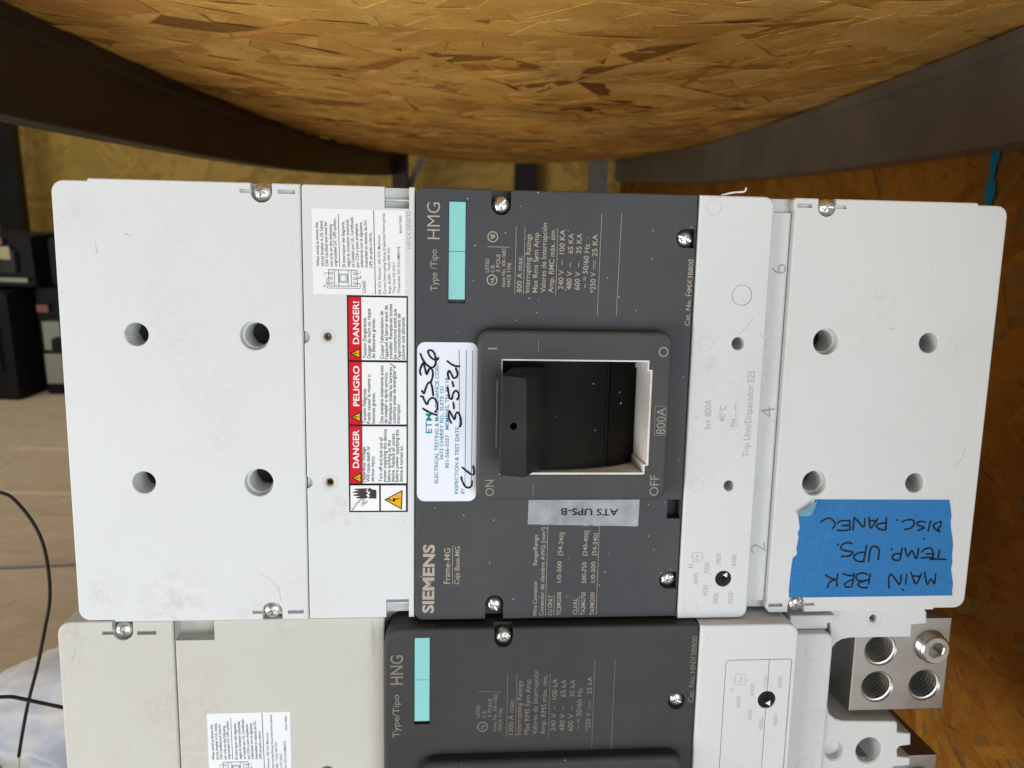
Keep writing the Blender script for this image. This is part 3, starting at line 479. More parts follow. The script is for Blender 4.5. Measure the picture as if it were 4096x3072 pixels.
def strands(board, mat, n, place, lens, wids, th, n_parts, score, ang_sig=26):
    """scatter wood strands over a board: the n_parts that show largest are parts, the rest one mass"""
    variants = []
    for i in range(14):
        L = rng.uniform(*lens); W = rng.uniform(*wids); p = strand_shape(L, W, rng); V, F, UV = [], [], []
        strand_into(V, F, UV, p, Matrix(), th); me = strand_mesh('strand', V, F, UV); me.materials.append(mat); variants.append((me, p))
    items = []
    for i in range(n):
        a = rng.gauss(0, ang_sig) if rng.random() < .8 else rng.uniform(-90, 90)
        items.append((place(a, rng), rng.randrange(14), rng.random()))
    items.sort(key=lambda it: -score(it[0].translation))
    V, F, UV, rn = [], [], [], []
    for k, (mtx, vi, rv) in enumerate(items):
        if k < n_parts and score(mtx.translation) > 0:
            o = bpy.data.objects.new('strand', variants[vi][0]); COL.objects.link(o); o.parent = board; o.matrix_world = mtx
        else:
            p = variants[vi][1]; strand_into(V, F, UV, p, mtx, th); rn += [rv] * (len(p) + 2)
    o = link('strands', strand_mesh('strands', V, F, UV, rn), mat, board); o['kind'] = 'stuff'
    return o
def frame_from(pos, u, nrm, tilt):
    u = (u - nrm * u.dot(nrm)).normalized(); v = nrm.cross(u)
    m = Matrix.Identity(4)
    for i in range(3): m[i][0], m[i][1], m[i][2], m[i][3] = u[i], v[i], nrm[i], pos[i]
    return m @ Euler(tilt).to_matrix().to_4x4()
def surf_place(fx, normal_sign, x0, x1, y0, y1, lift):
    def place(a, r):
        x = r.uniform(x0, x1); y = y0 + (y1 - y0) * r.random() ** 1.25
        e = .002; p = Vector((x, y, fx(x, y)))
        tx = Vector((1, 0, (fx(x + e, y) - fx(x - e, y)) / (2 * e))); ty = Vector((0, 1, (fx(x, y + e) - fx(x, y - e)) / (2 * e)))
        n = tx.cross(ty).normalized() * normal_sign
        u = tx.normalized() * math.cos(R(a)) + ty.normalized() * math.sin(R(a))
        return frame_from(p + n * r.uniform(*lift), u, n, (r.gauss(0, .009), r.gauss(0, .003), 0))
    return place

floor = struct(link('floor', sheet('floor', lambda x, y: deck_low(y), -2.6, .30, .3, 3.45, 6, 40, -.018, M['floorboard'])  , M['floorboard']))
strands(floor, M['osb_floor'], 2600, surf_place(lambda x, y: deck_low(y), 1, -1.9, -.15, .45, 3.3, (-.0004, .0001)), (.07, .14), (.014, .035), .0004, 0, lambda p: 0)
shelf = link('shelf_board', sheet('shelf_board', deck_up, -RW - .012, RW + .012, .22, 3.14, 16, 40, .018, None), M['board'])
tag(shelf, 'sagging tan strand board shelf overhead, above both circuit breakers', 'shelf')
def seen(p):
    y = p.y
    if y < .50 or abs(p.x) > .66 * y + .03: return 0
    return 1.0 / y
strands(shelf, M['osb'], 1700, surf_place(deck_up, -1, -RW, RW, .34, 3.1, (-.0003, .0007)), (.08, .26), (.016, .075), .00035, 300, seen, 42)
wr = bmesh.new(); box_bm(wr, .50, .52, -.1, 3.45, -.6, 1.5)
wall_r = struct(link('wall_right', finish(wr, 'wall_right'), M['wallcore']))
def wall_place(a, r):
    y = .45 + 2.9 * r.random() ** 1.4; z = r.uniform(-.5, .8); n = Vector((-1, 0, 0))
    u = Vector((0, math.cos(R(a)), math.sin(R(a))))
    return frame_from(Vector((.5, y, z)) + n * r.uniform(-.0002, .0006), u, n, (r.gauss(0, .012), r.gauss(0, .004), 0))
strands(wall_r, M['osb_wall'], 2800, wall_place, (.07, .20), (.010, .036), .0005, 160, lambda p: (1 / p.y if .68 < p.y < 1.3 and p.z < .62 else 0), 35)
f = bmesh.new(); cl = [(.815, .590), (.8155, .568), (.8145, .549), (.813, .532), (.811, .512)]
for i in range(4):
    (y0, z0), (y1, z1) = cl[i], cl[i + 1]; w_ = (.0075, .0045, .0085, .0055)[i]
    f.faces.new([f.verts.new(p) for p in ((.4972, y0 - w_, z0), (.4972, y0 + w_, z0), (.4972, y1 + w_ * (1 + .4 * (i % 2)), z1), (.4972, y1 - w_, z1))])
link('chalk_line', finish(f, 'chalk_line'), flat('blue_chalk', (.01, .22, .33), .8), wall_r)
bw = bmesh.new(); box_bm(bw, -2.6, .5, 3.45, 3.47, -.1, 1.5); struct(link('wall_back', finish(bw, 'wall_back'), M['backwall']))

# ------------------------------------------------------------------ rack: beams, posts, brace
def beam(sx, name, label, mat):
    bm = bmesh.new(); rings = []
    prof = [(0, .003), (.0015, .0008), (.004, 0), (.036, 0), (.04, .004), (.04, .1), (0, .1), (-.006, .098), (-.006, .083), (0, .079)]
    n = 30
    for j in range(n + 1):
        y = .25 + (3.13 - .25) * j / n; z0 = beam_bot(y); k = (deck_up(RW, y) - z0 - .003) / .1
        rings.append([bm.verts.new((sx * (RW + px), y, z0 + pz * k)) for px, pz in prof])
    for a, b in zip(rings, rings[1:]):
        for i in range(len(a)): bm.faces.new((a[i - 1], a[i], b[i], b[i - 1]))
    bm.faces.new(rings[0]); bm.faces.new(rings[-1])
    bmesh.ops.recalc_face_normals(bm, faces=bm.faces)
    return tag(link(name, finish(bm, name), mat), label, 'shelf beam')
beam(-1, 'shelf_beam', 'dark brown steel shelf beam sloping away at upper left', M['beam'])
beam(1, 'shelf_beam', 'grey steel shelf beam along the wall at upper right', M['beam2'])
def post(name, label, x0, x1, y, mat, top=1.3, holes=False, depth=.05):
    bm = bmesh.new(); t = .004; z0 = deck_low(y) - .002
    box_bm(bm, x0, x1, y, y + t, z0, top); box_bm(bm, x0, x0 + t, y + t, y + depth, z0, top); box_bm(bm, x1 - t, x1, y + t, y + depth, z0, top)
    o = link(name, finish(bm, name), mat); tag(o, label, 'post')
    return o
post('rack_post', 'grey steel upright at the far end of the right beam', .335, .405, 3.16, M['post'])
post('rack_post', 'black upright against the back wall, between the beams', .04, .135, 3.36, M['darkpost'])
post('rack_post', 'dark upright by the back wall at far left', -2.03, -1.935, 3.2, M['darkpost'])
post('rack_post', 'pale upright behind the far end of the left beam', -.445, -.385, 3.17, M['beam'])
bm = bmesh.new(); box_bm(bm, -.012, .012, 0, .012, 0, .75)
br = link('rack_brace', finish(bm, 'rack_brace'), M['post']); br.location = (-.47, 3.24, .33); br.rotation_euler = (0, R(24), 0)
tag(br, 'thin diagonal steel brace seen behind the breaker top edge', 'brace')

# ------------------------------------------------------------------ screws
def screw_mesh(r=4.5, h=3.0):
    bm = bmesh.new(); prof = [(r, -2.0), (r, -.2), (r * .97, .4), (r * .88, 1.1), (r * .72, 1.8), (r * .5, 2.3), (r * .25, 2.55)]
    rings = [[bm.verts.new((q * math.cos(2 * math.pi * i / 28) * .001, -(d) * .001, q * math.sin(2 * math.pi * i / 28) * .001)) for i in range(28)] for q, d in prof]
    for a, b in zip(rings, rings[1:]):
        for i in range(28): bm.faces.new((a[i - 1], a[i], b[i], b[i - 1]))
    bm.faces.new(rings[0]); bm.faces.new(rings[-1])
    bmesh.ops.recalc_face_normals(bm, faces=bm.faces); me = finish(bm, 'screw')
    cuts = []
    for a in (0, 90):
        ca, sa = math.cos(R(a)), math.sin(R(a)); q = []
        for u, v in ((-2.5, -.5), (2.5, -.5), (2.5, .5), (-2.5, .5)): q.append((u * ca - v * sa, u * sa + v * ca))
        q2 = [(x * .45, z * .45) for x, z in q]; cuts.append([(q2, .2), (q, 2.4), (q, 4)])
    s = [(u * math.cos(R(40)) - v * math.sin(R(40)), u * math.sin(R(40)) + v * math.cos(R(40))) for u, v in ((-6, -.42), (6, -.42), (6, .42), (-6, .42))]
    cuts.append([(s, 1.55), (s, 4)])
    me = boolean(me, cuts, 'screw'); me.materials.append(M['screw'])
    for p in me.polygons: p.use_smooth = True
    me.set_sharp_from_angle(angle=R(28)); return me
SCREW = screw_mesh()
def screw(x, z, d, rot, parent, s=1.0, tilt=0.0):
    o = bpy.data.objects.new('screw', SCREW); COL.objects.link(o); o.parent = parent
    o.location = (x * .001, -d * .001, z * .001); o.rotation_euler = (R(tilt), R(rot), 0); o.scale = (s, s, s); return o
def mould_ring(x, z, r, d, parent, w_=.28):
    f = Flat(); f.ring(x, z, r - w_, r, d + .06, 36); return f.build('moulding_ring', M['mould'], parent)
def dial(x, z, d, r, ang, parent):
    o = prism('dial', circle(x, z, r, 32), d - 3, d - .3, .5, M['dial'], parent)
    f = Flat(); ca, sa = math.cos(R(ang)), math.sin(R(ang))
    f.poly([(x + (u * ca - v * sa) * r, z + (u * sa + v * ca) * r) for u, v in ((.9, 0), (.35, .32), (.35, -.32))], d - .2)
    f.build('pointer', M['white_ink'], o)
    f = Flat(); f.seg(x - r * .6, z, x + r * .6, z, .9, d - .22); f.seg(x, z - r * .6, x, z + r * .6, .9, d - .22); f.build('slot', M['black_hole'], o); return o

# ------------------------------------------------------------------ breaker with its front to the camera
RB = Matrix(((0.99792013, -0.0641330033, -0.00650935374, 0), (0.0644624987, 0.992831098, 0.100652853, 0), (0, -0.100863118, 0.994900312, 0), (0, 0, 0, 1)))
BRK = Matrix.Translation((0.02539589, 0.39523839, CAM_Z - 0.11480199)) @ RB
rng2 = random.Random(21)

b1 = thing('circuit_breaker', 'upper circuit breaker, dark grey front cover, blue tape at its right end', 'circuit breaker', BRK)
# housing behind the covers
prism('housing', rrect(-124, 124, -114, 114, 4), -135, -14, 1.5, M['white'], b1)
prism('base', rrect(-200, 200, -113.5, 113.5, 4), -136, -63, 1.5, M['white'], b1)
prism('side_rail', rrect(108, 130, -114.2, 114.2, 1), -60, -6.5, .5, M['smooth_white'], b1)
# line-end terminal cover
outline = [(-127, 113.4), (-127, -114.5), (-228, -114.5)] + [(-240 + 6 * math.cos(R(a)), -108 + 6 * math.sin(R(a))) for a in range(270, 179, -15)]
outline = ccw([(-126.5, 114.4), (-126.5, -114.6), (-227, -114.6), (-227.6, -113.6)] + [(-239.5 + 6 * math.cos(R(a)), -107.6 + 6 * math.sin(R(a))) for a in range(270, 179, -15)]
              + [(-239.5 + 6 * math.cos(R(a)), 107.2 + 6 * math.sin(R(a))) for a in range(180, 89, -15)] + [(-228.6, 113.2), (-228, 114.4)])
cuts = [hole(x, z, r, 0, dp) for x, z, r, dp in ((-208.7, 38.4, 5.8, 42), (-208.7, -38.4, 5.8, 42))]
cuts += [step_hole(-150.5, s * 38.5, 7.3, 6.2, 0, 5, 45) for s in (1, -1)]
cuts += [pocket(stadium(-145.5, 110, 5.3, 1, 12), 0, 7), pocket(stadium(-145.5, -110, 5.3, -1, 12), 0, 7)]
for s in (1, -1):
    cuts += [pocket(rrect(-137.4, -129, s * 110.3 - 1.0, s * 110.3 + 1.0, 0), 0, 3), pocket(rrect(-156, -150, s * 110.2 - .9, s * 110.2 + .9, 0), 0, 2.5)]
lc = prism('terminal_cover', outline, -60, 0, .8, M['white'], b1, cuts)
def hole_shade(x, z, r, d, parent): return prism('bolt_head', circle(x, z, r, 6), d - 6, d, .8, M['bolt'], parent)  # dark plugs added to imitate the shade deep inside the cover holes
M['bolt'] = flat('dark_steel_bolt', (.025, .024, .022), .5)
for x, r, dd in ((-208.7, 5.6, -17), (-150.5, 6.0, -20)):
    for sg in (1, -1): hole_shade(x, sg * 38.4, r, dd, lc)
# arc chamber cover
cuts = [hole(-114, s * 38.4, 2.3, 0, 14, .6) for s in (1, -1)]
cuts += [pocket(rrect(-85, -72.7, 103.6, 116, 0), 0, 8), pocket(rrect(-85, -72.7, -116, -104, 0), 0, 8), pocket(circle(-126.2, 38, 3.2), 0, 3), pocket(circle(-126.2, -38.6, 3.2), 0, 3)]
mc = prism('arc_chamber_cover', rrect(-125.9, -69.8, -114.3, 114.3, (.5, .5, .5, 1.5)), -50, 0, .6, M['white'], b1, cuts)
for s in (1, -1):
    bmx = prism('rib', rrect(-84.8, -72.9, s * 108 - .5, s * 108 + .5, 0), -9, -4.5, .2, M['smooth_white'], mc)
    f = Flat(); f.ring(-114, s * 38.4, 3.6, 3.9, .06); f.build('moulding_ring', M['mould'], mc)
    prism('brass_insert', circle(-114, s * 38.4, 2.25, 24), -10, -.7, .2, M['brass'], mc, [hole(-114, s * 38.4, 1.5, -.7, 8, .2, 20)])
f = Flat(); f.text(DATA['hmx_text'], .05); f.build('lettering', M['engrave'], mc)
# dark grey front cover
cuts = [pocket(stadium(-26.3, s * 106.5, 5.0, s, 14), 2, 7) for s in (1, -1)]
def side_pocket(x, z, r): return ccw([(x + r * math.cos(R(90 + 180 * k / 16)), z + r * math.sin(R(90 + 180 * k / 16))) for k in range(17)] + [(x + 5.2, z - r), (x + 5.2, z + r)])
cuts += [pocket(side_pocket(69.6, 92, 4.9), 2, 6), pocket(side_pocket(69.6, -94, 4.9), 2, 6)]
cuts += [pocket(rrect(-52.9, -43.9, 56.6, 107.9, 0), 2, 2.2), pocket(rrect(67.2, 74.6, -58.6, -47.8, 0), 2, 9), pocket(rrect(-30, 58, -38, 36, 0), 2, 40)]
gc = prism('front_cover', rrect(-69.2, 75.2, -115.2, 114.2, (4, .5, .5, 4)), -45, 2, .7, M['gray'], b1, cuts)
prism('square_plug', rrect(67.5, 74.3, -58.3, -48.1, 0), -10, -4, .3, M['black'], b1)
for z0, z1 in ((58.6, 82.8), (83.0, 107.6)): prism('colour_insert', rrect(-52.6, -44.2, z0, z1, .2), 0, 1.7, .15, M['teal'], gc)
f = Flat(); f.rows(DATA['gray1_text'][:2], 2.1, -.008, 'lettering', M['print'], gc); f.rows(DATA['gray1_text'][2:], 2.1, .002, 'lettering', M['print'], gc); plines(DATA['gray1_lines'], 2.1, M['print'], gc)
for x, z in DATA['marks1']: f.ring(x, z, 2.25, 2.75, 2.1)
(ux, uz), (cx_, cz_) = DATA['marks1']
f.stroke([(ux - .7, uz - 1.1), (ux + .3, uz - 1.1), (ux + .5, uz - .5), (ux + .2, uz + .1), (ux - .7, uz + .1)], .4, 2.12, rng2); f.stroke([(ux - .2, uz + .6), (ux + 1.1, uz + .6), (ux + 1.1, uz + 1.4)], .4, 2.12, rng2)
f.stroke([(cx_ - 1, cz_ - .9), (cx_ + .9, cz_ - .3)], .5, 2.12, rng2); f.stroke([(cx_ - .9, cz_ + .2), (cx_ + 1, cz_ + .2)], .5, 2.12, rng2); f.stroke([(cx_ - 1, cz_ + .9), (cx_ + .8, cz_ + 1)], .5, 2.12, rng2)
f.build('lettering', M['print'], gc)
f = Flat(); f.text(DATA['siemens'], 2.11, .035); f.build('brand_lettering', M['print'], gc)
# operating handle in its raised frame
esc = prism('handle_frame', rrect(-37.3, 63.8, -46, 44, 6), 1.5, 10, 2.2, M['esc'], b1,
            [pocket(ccw([(-25.4, -32.2), (52, -32.2), (52, -27.4), (53.9, -27.4), (53.9, 24.2), (52, 24.2), (52, 29.1), (-25.4, 29.1)]), 10, 12)], seg=4)
f = Flat(); f.rows(DATA['esc_text'], 10.08, .0, 'lettering', M['print_dim'], esc); f.segs(DATA['esc_lines'], 10.08)
x, z = DATA['esc_o'][0]; f.ring(x, z, 1.9, 2.65, 10.08); f.build('printed_marks', M['print_dim'], esc)
prism('frame_slot', rrect(-27.6, -26.9, -18, 18, .3), 10, 10.12, 0, M['print_fade'], esc)
bz_out = ccw([(-25.3, -32.1), (51.9, -32.1), (51.9, -27.3), (53.8, -27.3), (53.8, 24.1), (51.9, 24.1), (51.9, 29.0), (-25.3, 29.0)])
bz = prism_mesh('bezel', bz_out, -22, 9.0, 0, [[(rrect(-24.6, 48.6, -30.6, 28.2, 0), -25), (rrect(-24.6, 51.2, -30.9, 28.2, 0), 12)], [(rrect(40, 49.6, -25.5, 22.5, 0), -25), (rrect(40, 53.0, -26.6, 23.4, 0), 12)]])
link('bezel', bz, M['liner'], esc)
# drum under the handle
bm = bmesh.new(); prof = [(-24, 2), (-5, 5), (2, 5), (12, 4.2), (22, 2.4), (31.5, -.6), (32.3, -2.2), (33.2, -2.2), (34, -1.2), (41, -4.8), (47, -9.5), (51.5, -15), (51.5, -24), (-24, -24)]
ra = [bm.verts.new((x * .001, -d * .001, 27.6 * .001)) for x, d in prof]; rb = [bm.verts.new((x * .001, -d * .001, -30.1 * .001)) for x, d in prof]
for i in range(len(prof)): bm.faces.new((ra[i - 1], ra[i], rb[i], rb[i - 1]))
bm.faces.new(ra); bm.faces.new(rb); bmesh.ops.recalc_face_normals(bm, faces=bm.faces); dm = finish(bm, 'handle_drum')
for p in dm.polygons: p.use_smooth = True
dm.set_sharp_from_angle(angle=R(30)); link('handle_drum', dm, M['drum'], b1)
hb = ccw([(-19.0, 24.8), (0.4, 25.6), (-.6, -28.6), (-18.2, -28.6)])
hf = ccw([(-26.4, 24.4), (-13.4, 23.2), (-12.4, -28.0), (-26.9, -26.8)])
hm = bmesh.new()
lp = [(hb, 3.5)]
def lerp_poly(a, b, t): return [(p[0] + (q[0] - p[0]) * t, p[1] + (q[1] - p[1]) * t) for p, q in zip(a, b)]
def soften(poly, r):
    out = []; n = len(poly)
    for i in range(n):
        p0, p1, p2 = Vector(poly[i - 1]), Vector(poly[i]), Vector(poly[(i + 1) % n]); a = p1 + (p0 - p1).normalized() * r; b = p1 + (p2 - p1).normalized() * r
        for t in (0, .33, .67, 1): out.append(tuple((a.lerp(p1, t)).lerp(p1.lerp(b, t), t)))
    return out
lp = [(soften(hb, 2.0), 3.5), (soften(lerp_poly(hb, hf, .55), 2.2), 18), (soften(hf, 2.4), 28.6), (inset(soften(hf, 2.4), .35), 30.1), (inset(soften(hf, 2.4), 1.0), 31.0)]
loft(hm, lp); bmesh.ops.recalc_face_normals(hm, faces=hm.faces)
link('handle', boolean(finish(hm, 'handle'), [hole(-20.1, -1.6, 1.75, 31, 10, .2, 20)], 'handle'), M['black'], b1)
# trip unit
cuts = [hole(100.8, 37.9, 3.4, 3, 16, .4), hole(100.7, -39.9, 2.9, 3, 16, .4), pocket(circle(101.2, 63.4, 5.5), 3, .9), hole(100.8, -93.1, 4.6, 3, 6, .3)]
tu = prism('trip_unit', rrect(76.0, 115.4, -116.2, 114.2, (.8, 5, 5, .8)), -40, 3, 1.0, M['white'], b1, cuts)
prism('knockout', circle(101.2, 63.4, 5.2), 1.5, 2.75, .2, M['white'], tu)
prism('metal_edge', rrect(75.35, 75.9, 60, 108, 0), -20, -.5, 0, M['lug'], b1)
f = Flat(); f.rows(DATA['trip1_text'], 3.06, .0, 'lettering', M['engrave'], tu); f.segs(DATA['trip1_lines'], 3.06); f.build('lettering', M['engrave'], tu)
for x, z in ((83.6, 108.2), (83.1, 37.7), (82.6, -39.8), (83.2, -110)): mould_ring(x, z, 3.9, 3, tu, .2)
dial(100.8, -93.1, 3, 4.5, 60, tu)
# numbered strip beside the trip unit
st = prism('pole_strip', rrect(115.2, 127.9, -109.6, 107, .5), -30, -4, .6, M['smooth_white'], b1)
Flat().rows(DATA['strip1_text'], -3.94, -.012, 'lettering', M['engrave'], st)
for z in (37.5, -40.3): mould_ring(122.2, z, 3.6, -4, st, .2)
# load-end terminal cover
outline = ccw([(128.2, -108), (128.2, 108), (127.2, 109.5), (127.2, 113.2), (128.4, 114.4), (228, 114.4), (228.8, 113.2)] + [(239.5 + 6 * math.cos(R(a)), 107.2 + 6 * math.sin(R(a))) for a in (90, 70, 52, 38, 20, 0)]
              + [(239.5 + 6 * math.cos(R(a)), -107.6 + 6 * math.sin(R(a))) for a in range(0, -91, -15)] + [(227.6, -113.6), (227, -114.6), (129.6, -114.9), (127.2, -111.5)])
cuts = [hole(208.5, s * 39.3, 5.5, 0, 42) for s in (1, -1)] + [step_hole(150.4, s * 39.3, 7.0, 5.9, 0, 5, 45) for s in (1, -1)]
cuts += [pocket(stadium(145.2, 110, 5.0, 1, 12), 0, 7), pocket(stadium(145.2, -110, 5.0, -1, 12), 0, 7)]
for s in (1, -1):
    cuts += [pocket(rrect(129.0, 137.4, s * 110.4 - 1.0, s * 110.4 + 1.0, 0), 0, 3), pocket(rrect(149.4, 156, s * 110.2 - .9, s * 110.2 + .9, 0), 0, 2.5)]
rc = prism('terminal_cover', outline, -60, 0, .8, M['white'], b1, cuts)
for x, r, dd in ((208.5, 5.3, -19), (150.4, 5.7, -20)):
    for sg in (1, -1): hole_shade(x, sg * 39.3, r, dd, rc)
for x, z, d, rot in ((-145.5, 110, -2.6, 20), (-145.9, -109.8, -2.6, 75), (-26.3, 106.6, -1.2, -8), (69.7, 92, -1.4, 60), (-26.4, -108, -1.6, 100), (69.9, -94, -1.4, 15), (145.2, 109.9, -2.0, 40), (145.2, -110, -2.4, 10)):
    screw(x, z, d, rot, b1, 1.0)
# curl of flash on the top edge
f = Flat(); f.stroke([(88, 114.6), (94, 116), (99.5, 116.6), (100.5, 118.4)], .9, 1.0, rng2); f.build('plastic_flash', M['smooth_white'], tu)

for par, d, pts, wd in ((lc, .05, [(-152, -88), (-146, -92), (-142, -97), (-141, -104)], .25), (lc, .05, [(-212, 88), (-209, 87)], .5), (lc, .05, [(-226, 84), (-225.6, 78)], .3), (lc, .05, [(-214, 38), (-213.6, 35.6)], .5),
                        (tu, 3.05, [(108, 52), (105, 47), (101, 43)], .3), (tu, 3.05, [(112, 44), (114, 41)], .35), (rc, .05, [(236, -20), (234, -26), (231, -29)], .35), (rc, .05, [(185, 47), (188, 46.4)], .5)):
    f = Flat(); f.stroke(pts, wd, d, rng2); f.build('scuff_mark', M['scuff'], par)
# stickers on the upper breaker
def dc_sticker(parent, dx, dz, k, d):
    sh = lambda x, z: ((x + 121) * k - 121 + dx, (z - 102.7) * k + 102.7 + dz)
    s = prism('rating_sticker', [sh(x, z) for x, z in rrect(-121, -74.6, 60.2, 102.7, 1)], d - .02, d + .1, 0, M['paper'], parent)
    s['label'] = 'white DC rating sticker with wiring diagram'
    f = Flat()
    f.text([(t, *sh(x, z), a, L * k, c * k) for t, x, z, a, L, c in DATA['dc_text'][:13]], d + .16, .012)
    f.text([(t, *sh(x, z), a, L * k, c * k) for t, x, z, a, L, c in DATA['dc_text'][13:]], d + .16, .004)
    f.segs([(*sh(a, b), *sh(c, e), w_) for a, b, c, e, w_ in DATA['dc_lines']], d + .16); f.build('lettering', M['blue_ink'], s)
    return s
dc_sticker(b1, 0, 0, 1.0, 0)
dl = prism('danger_sticker', rrect(-104.2, -73.3, -54.8, 59.8, 0), -.02, .08, 0, M['ink'], b1); dl['label'] = 'trilingual red and white danger sticker'
f = Flat()
for z0, z1 in ((26.6, 58.9), (-7.2, 25.5), (-39.0, -8.3)): f.poly(rrect(-96.9, -74.0, z0, z1, 0), .12)
f.poly(rrect(-103.4, -88.4, -54.0, -40.2, 0), .12); f.poly(rrect(-87.5, -74.3, -54.0, -40.2, 0), .12)
f.build('white_field', M['paper'], dl)
f = Flat()
for z0, z1 in ((26.6, 58.9), (-7.2, 25.5), (-39.0, -8.3)): f.poly(rrect(-103.4, -97.1, z0, z1, 0), .12)
f.build('red_band', M['red'], dl)
Flat().rows(DATA['danger_head'], .2, .015, 'heading', M['white_ink'], dl)
f = Flat(); f.text(DATA['danger_text'], .18, .012); f.poly(DATA['tri'][0], .18); f.build('lettering', M['ink'], dl)
f = Flat(); f.poly(DATA['tri'][1], .24)
g = Flat()
for zc in (30.0, -3.3, -36.0):
    t = [(-103.0, zc), (-97.6, zc + 2.9), (-97.6, zc - 2.9)]; g.poly(t, .2); f.poly(inset(ccw(t), .55), .25); g.seg(-101.0, zc, -99.3, zc, .5, .3); g.seg(-98.9, zc, -98.4, zc, .5, .3)
g.poly(DATA['tri_bolt'], .3); g.build('warning_symbol', M['ink'], dl); f.build('warning_triangle', M['yellow'], dl)
f = Flat(); f.poly(DATA['hand'], .18); f.stroke(DATA['hand_wire'], .9, .2, rng2); f.build('hand_symbol', M['brown'], dl)
f = Flat(); f.stroke(DATA['hand_bolt'], .55, .26, rng2); f.stroke(DATA['hand_wire'], .35, .26, rng2); f.build('spark_symbol', M['paper'], dl)
es = prism('test_sticker', rrect(-68.4, -37.15, -48.3, 36.5, 4), 1.98, 2.12, 0, M['etm_paper'], b1); es['label'] = 'white inspection sticker with handwritten date'
f = Flat(); f.text(DATA['etm_text'], 2.2, .012); f.segs(DATA['etm_lines'], 2.2); f.build('lettering', M['teal_print'], es)
for row in DATA['etm_pen']:
    f = Flat()
    for i, q in enumerate(row): f.stroke(q, 1.05, 2.26 + .01 * i, rng2)
    f.build('handwriting', M['pen'], es)
at_ = prism('label_tape', [(-8.8, -46.5), (51.7, -46.6), (51.4, -62.8), (-9.1, -61.3)], 2.2, 2.34, 0, M['clear'], b1); at_['label'] = 'translucent printed label strip under the handle'
f = Flat(); f.text(DATA['ats_text'], 2.42, .012); f.build('lettering', M['ink'], at_)
tp = prism('masking_tape', DATA['tape'], .02, .2, 0, M['tape'], b1); tp['label'] = 'blue masking tape with black handwriting'
bm = bmesh.new(); tf = ccw(DATA['tape_fold']); vs = []
for i, (x, z) in enumerate(tf):
    lift = .4 + max(0.0, (z - tf[0][1])) * .0 + 2.4 * min(1, abs((x - 166.0)) / 9.0) * (1 if z > -57.5 else .3); vs.append(bm.verts.new((x * .001, -lift * .001, z * .001)))
c = bm.verts.new((sum(p[0] for p in tf) / len(tf) * .001, -.0032, sum(p[1] for p in tf) / len(tf) * .001))
for i in range(len(vs)): bm.faces.new((vs[i - 1], vs[i], c))
link('folded_corner', finish(bm, 'folded_corner'), M['tape_back'], tp)
for row in DATA['tape_pen']:
    f = Flat()
    for i, q in enumerate(row): f.stroke(q, 1.0, .28 + .008 * i, rng2)
    f.build('handwriting', M['pen'], tp)

# ------------------------------------------------------------------ lower breaker
b2 = thing('circuit_breaker', 'lower light grey circuit breaker with bare aluminium lugs, carrying the upper one', 'circuit breaker', BRK @ Matrix.Translation((0, -.005, -.2305)))
prism('housing', rrect(-215, 168, -115, 114.6, 4), -135, -62, 1.5, M['cream'], b2)
prism('base', rrect(-196, 142, -114.5, 114.2, 4), -61, -19, 1.5, M['cream'], b2)
W2 = -8
cuts = [pocket(stadium(-224.9, 109.4, 5.4, 1, 12), W2, 7)]
cuts += [pocket(rrect(-217.6, -207.6, 107.0, 109.2, 0), W2, 3), pocket(rrect(-235.6, -229, 107.4, 109.4, 0), W2, 2.5)]
cuts += [hole(-234, s * 38.5, 5.8, W2, 40) for s in (0, -1)]
lc2 = prism('terminal_cover', rrect(-258.6, -198.7, -115.2, 114.8, (6, .5, .5, 7)), -60, W2, 1.0, M['cream'], b2, cuts)
mould_ring(-251.9, 105.6, 3.6, W2, lc2)
cuts = [pocket(rrect(-197.8, -177.2, 103.4, 118, 0), W2, 9), hole(-118.5, 22.5, 4.0, W2, 20, .8), hole(-102, 22, 2.6, W2, 14, .6)]
mc2 = prism('arc_chamber_cover', rrect(-198.0, -86.2, -115, 114.9, .8), -50, W2, .8, M['cream'], b2, cuts)
f = Flat(); f.text(DATA['hnx_text'], W2 + .05); f.build('lettering', M['engrave'], mc2)
dc_sticker(b2, -61.9, -42.2, .965, W2)
for pts, wd, d, par in (([(-182, 40), (-178, 36), (-174.5, 30)], .45, W2 + .05, mc2), ([(-93, 113), (-92.4, 104)], .6, W2 + .05, mc2), ([(-250, 100), (-252, 92)], .5, W2 + .05, lc2)):
    f = Flat(); f.stroke(pts, wd, d, rng2); f.build('scuff_mark', M['scuff'], par)
cuts = [pocket(stadium(-21.3, 107.3, 5.1, 1, 12), 4, 7), pocket(circle(76.2, 68.4, 5.0), 4, 6), pocket(rrect(-69.5, -60.8, 58.4, 108.7, 0), 4, 2.0)]
gc2 = prism('front_cover', rrect(-85.6, 86.9, -114, 113.6, (6, 2.4, 2.4, 9)), -45, 4, 1.9, M['gray2'], b2, cuts, seg=4)
for z0, z1 in ((60.2, 84.2), (84.35, 108.4)): prism('colour_insert', rrect(-69.2, -61.1, z0, z1, .2), 2, 3.8, .15, M['teal'], gc2)
f = Flat(); f.rows(DATA['gray2_text'][:2], 4.08, .01, 'lettering', M['print_fade'], gc2); f.rows(DATA['gray2_text'][2:], 4.08, .0, 'lettering', M['print_fade'], gc2); plines(DATA['gray2_lines'], 4.08, M['print_fade'], gc2)
for x, z in DATA['marks2']: f.ring(x, z, 2.4, 2.95, 4.08)
ux, uz = DATA['marks2'][0]
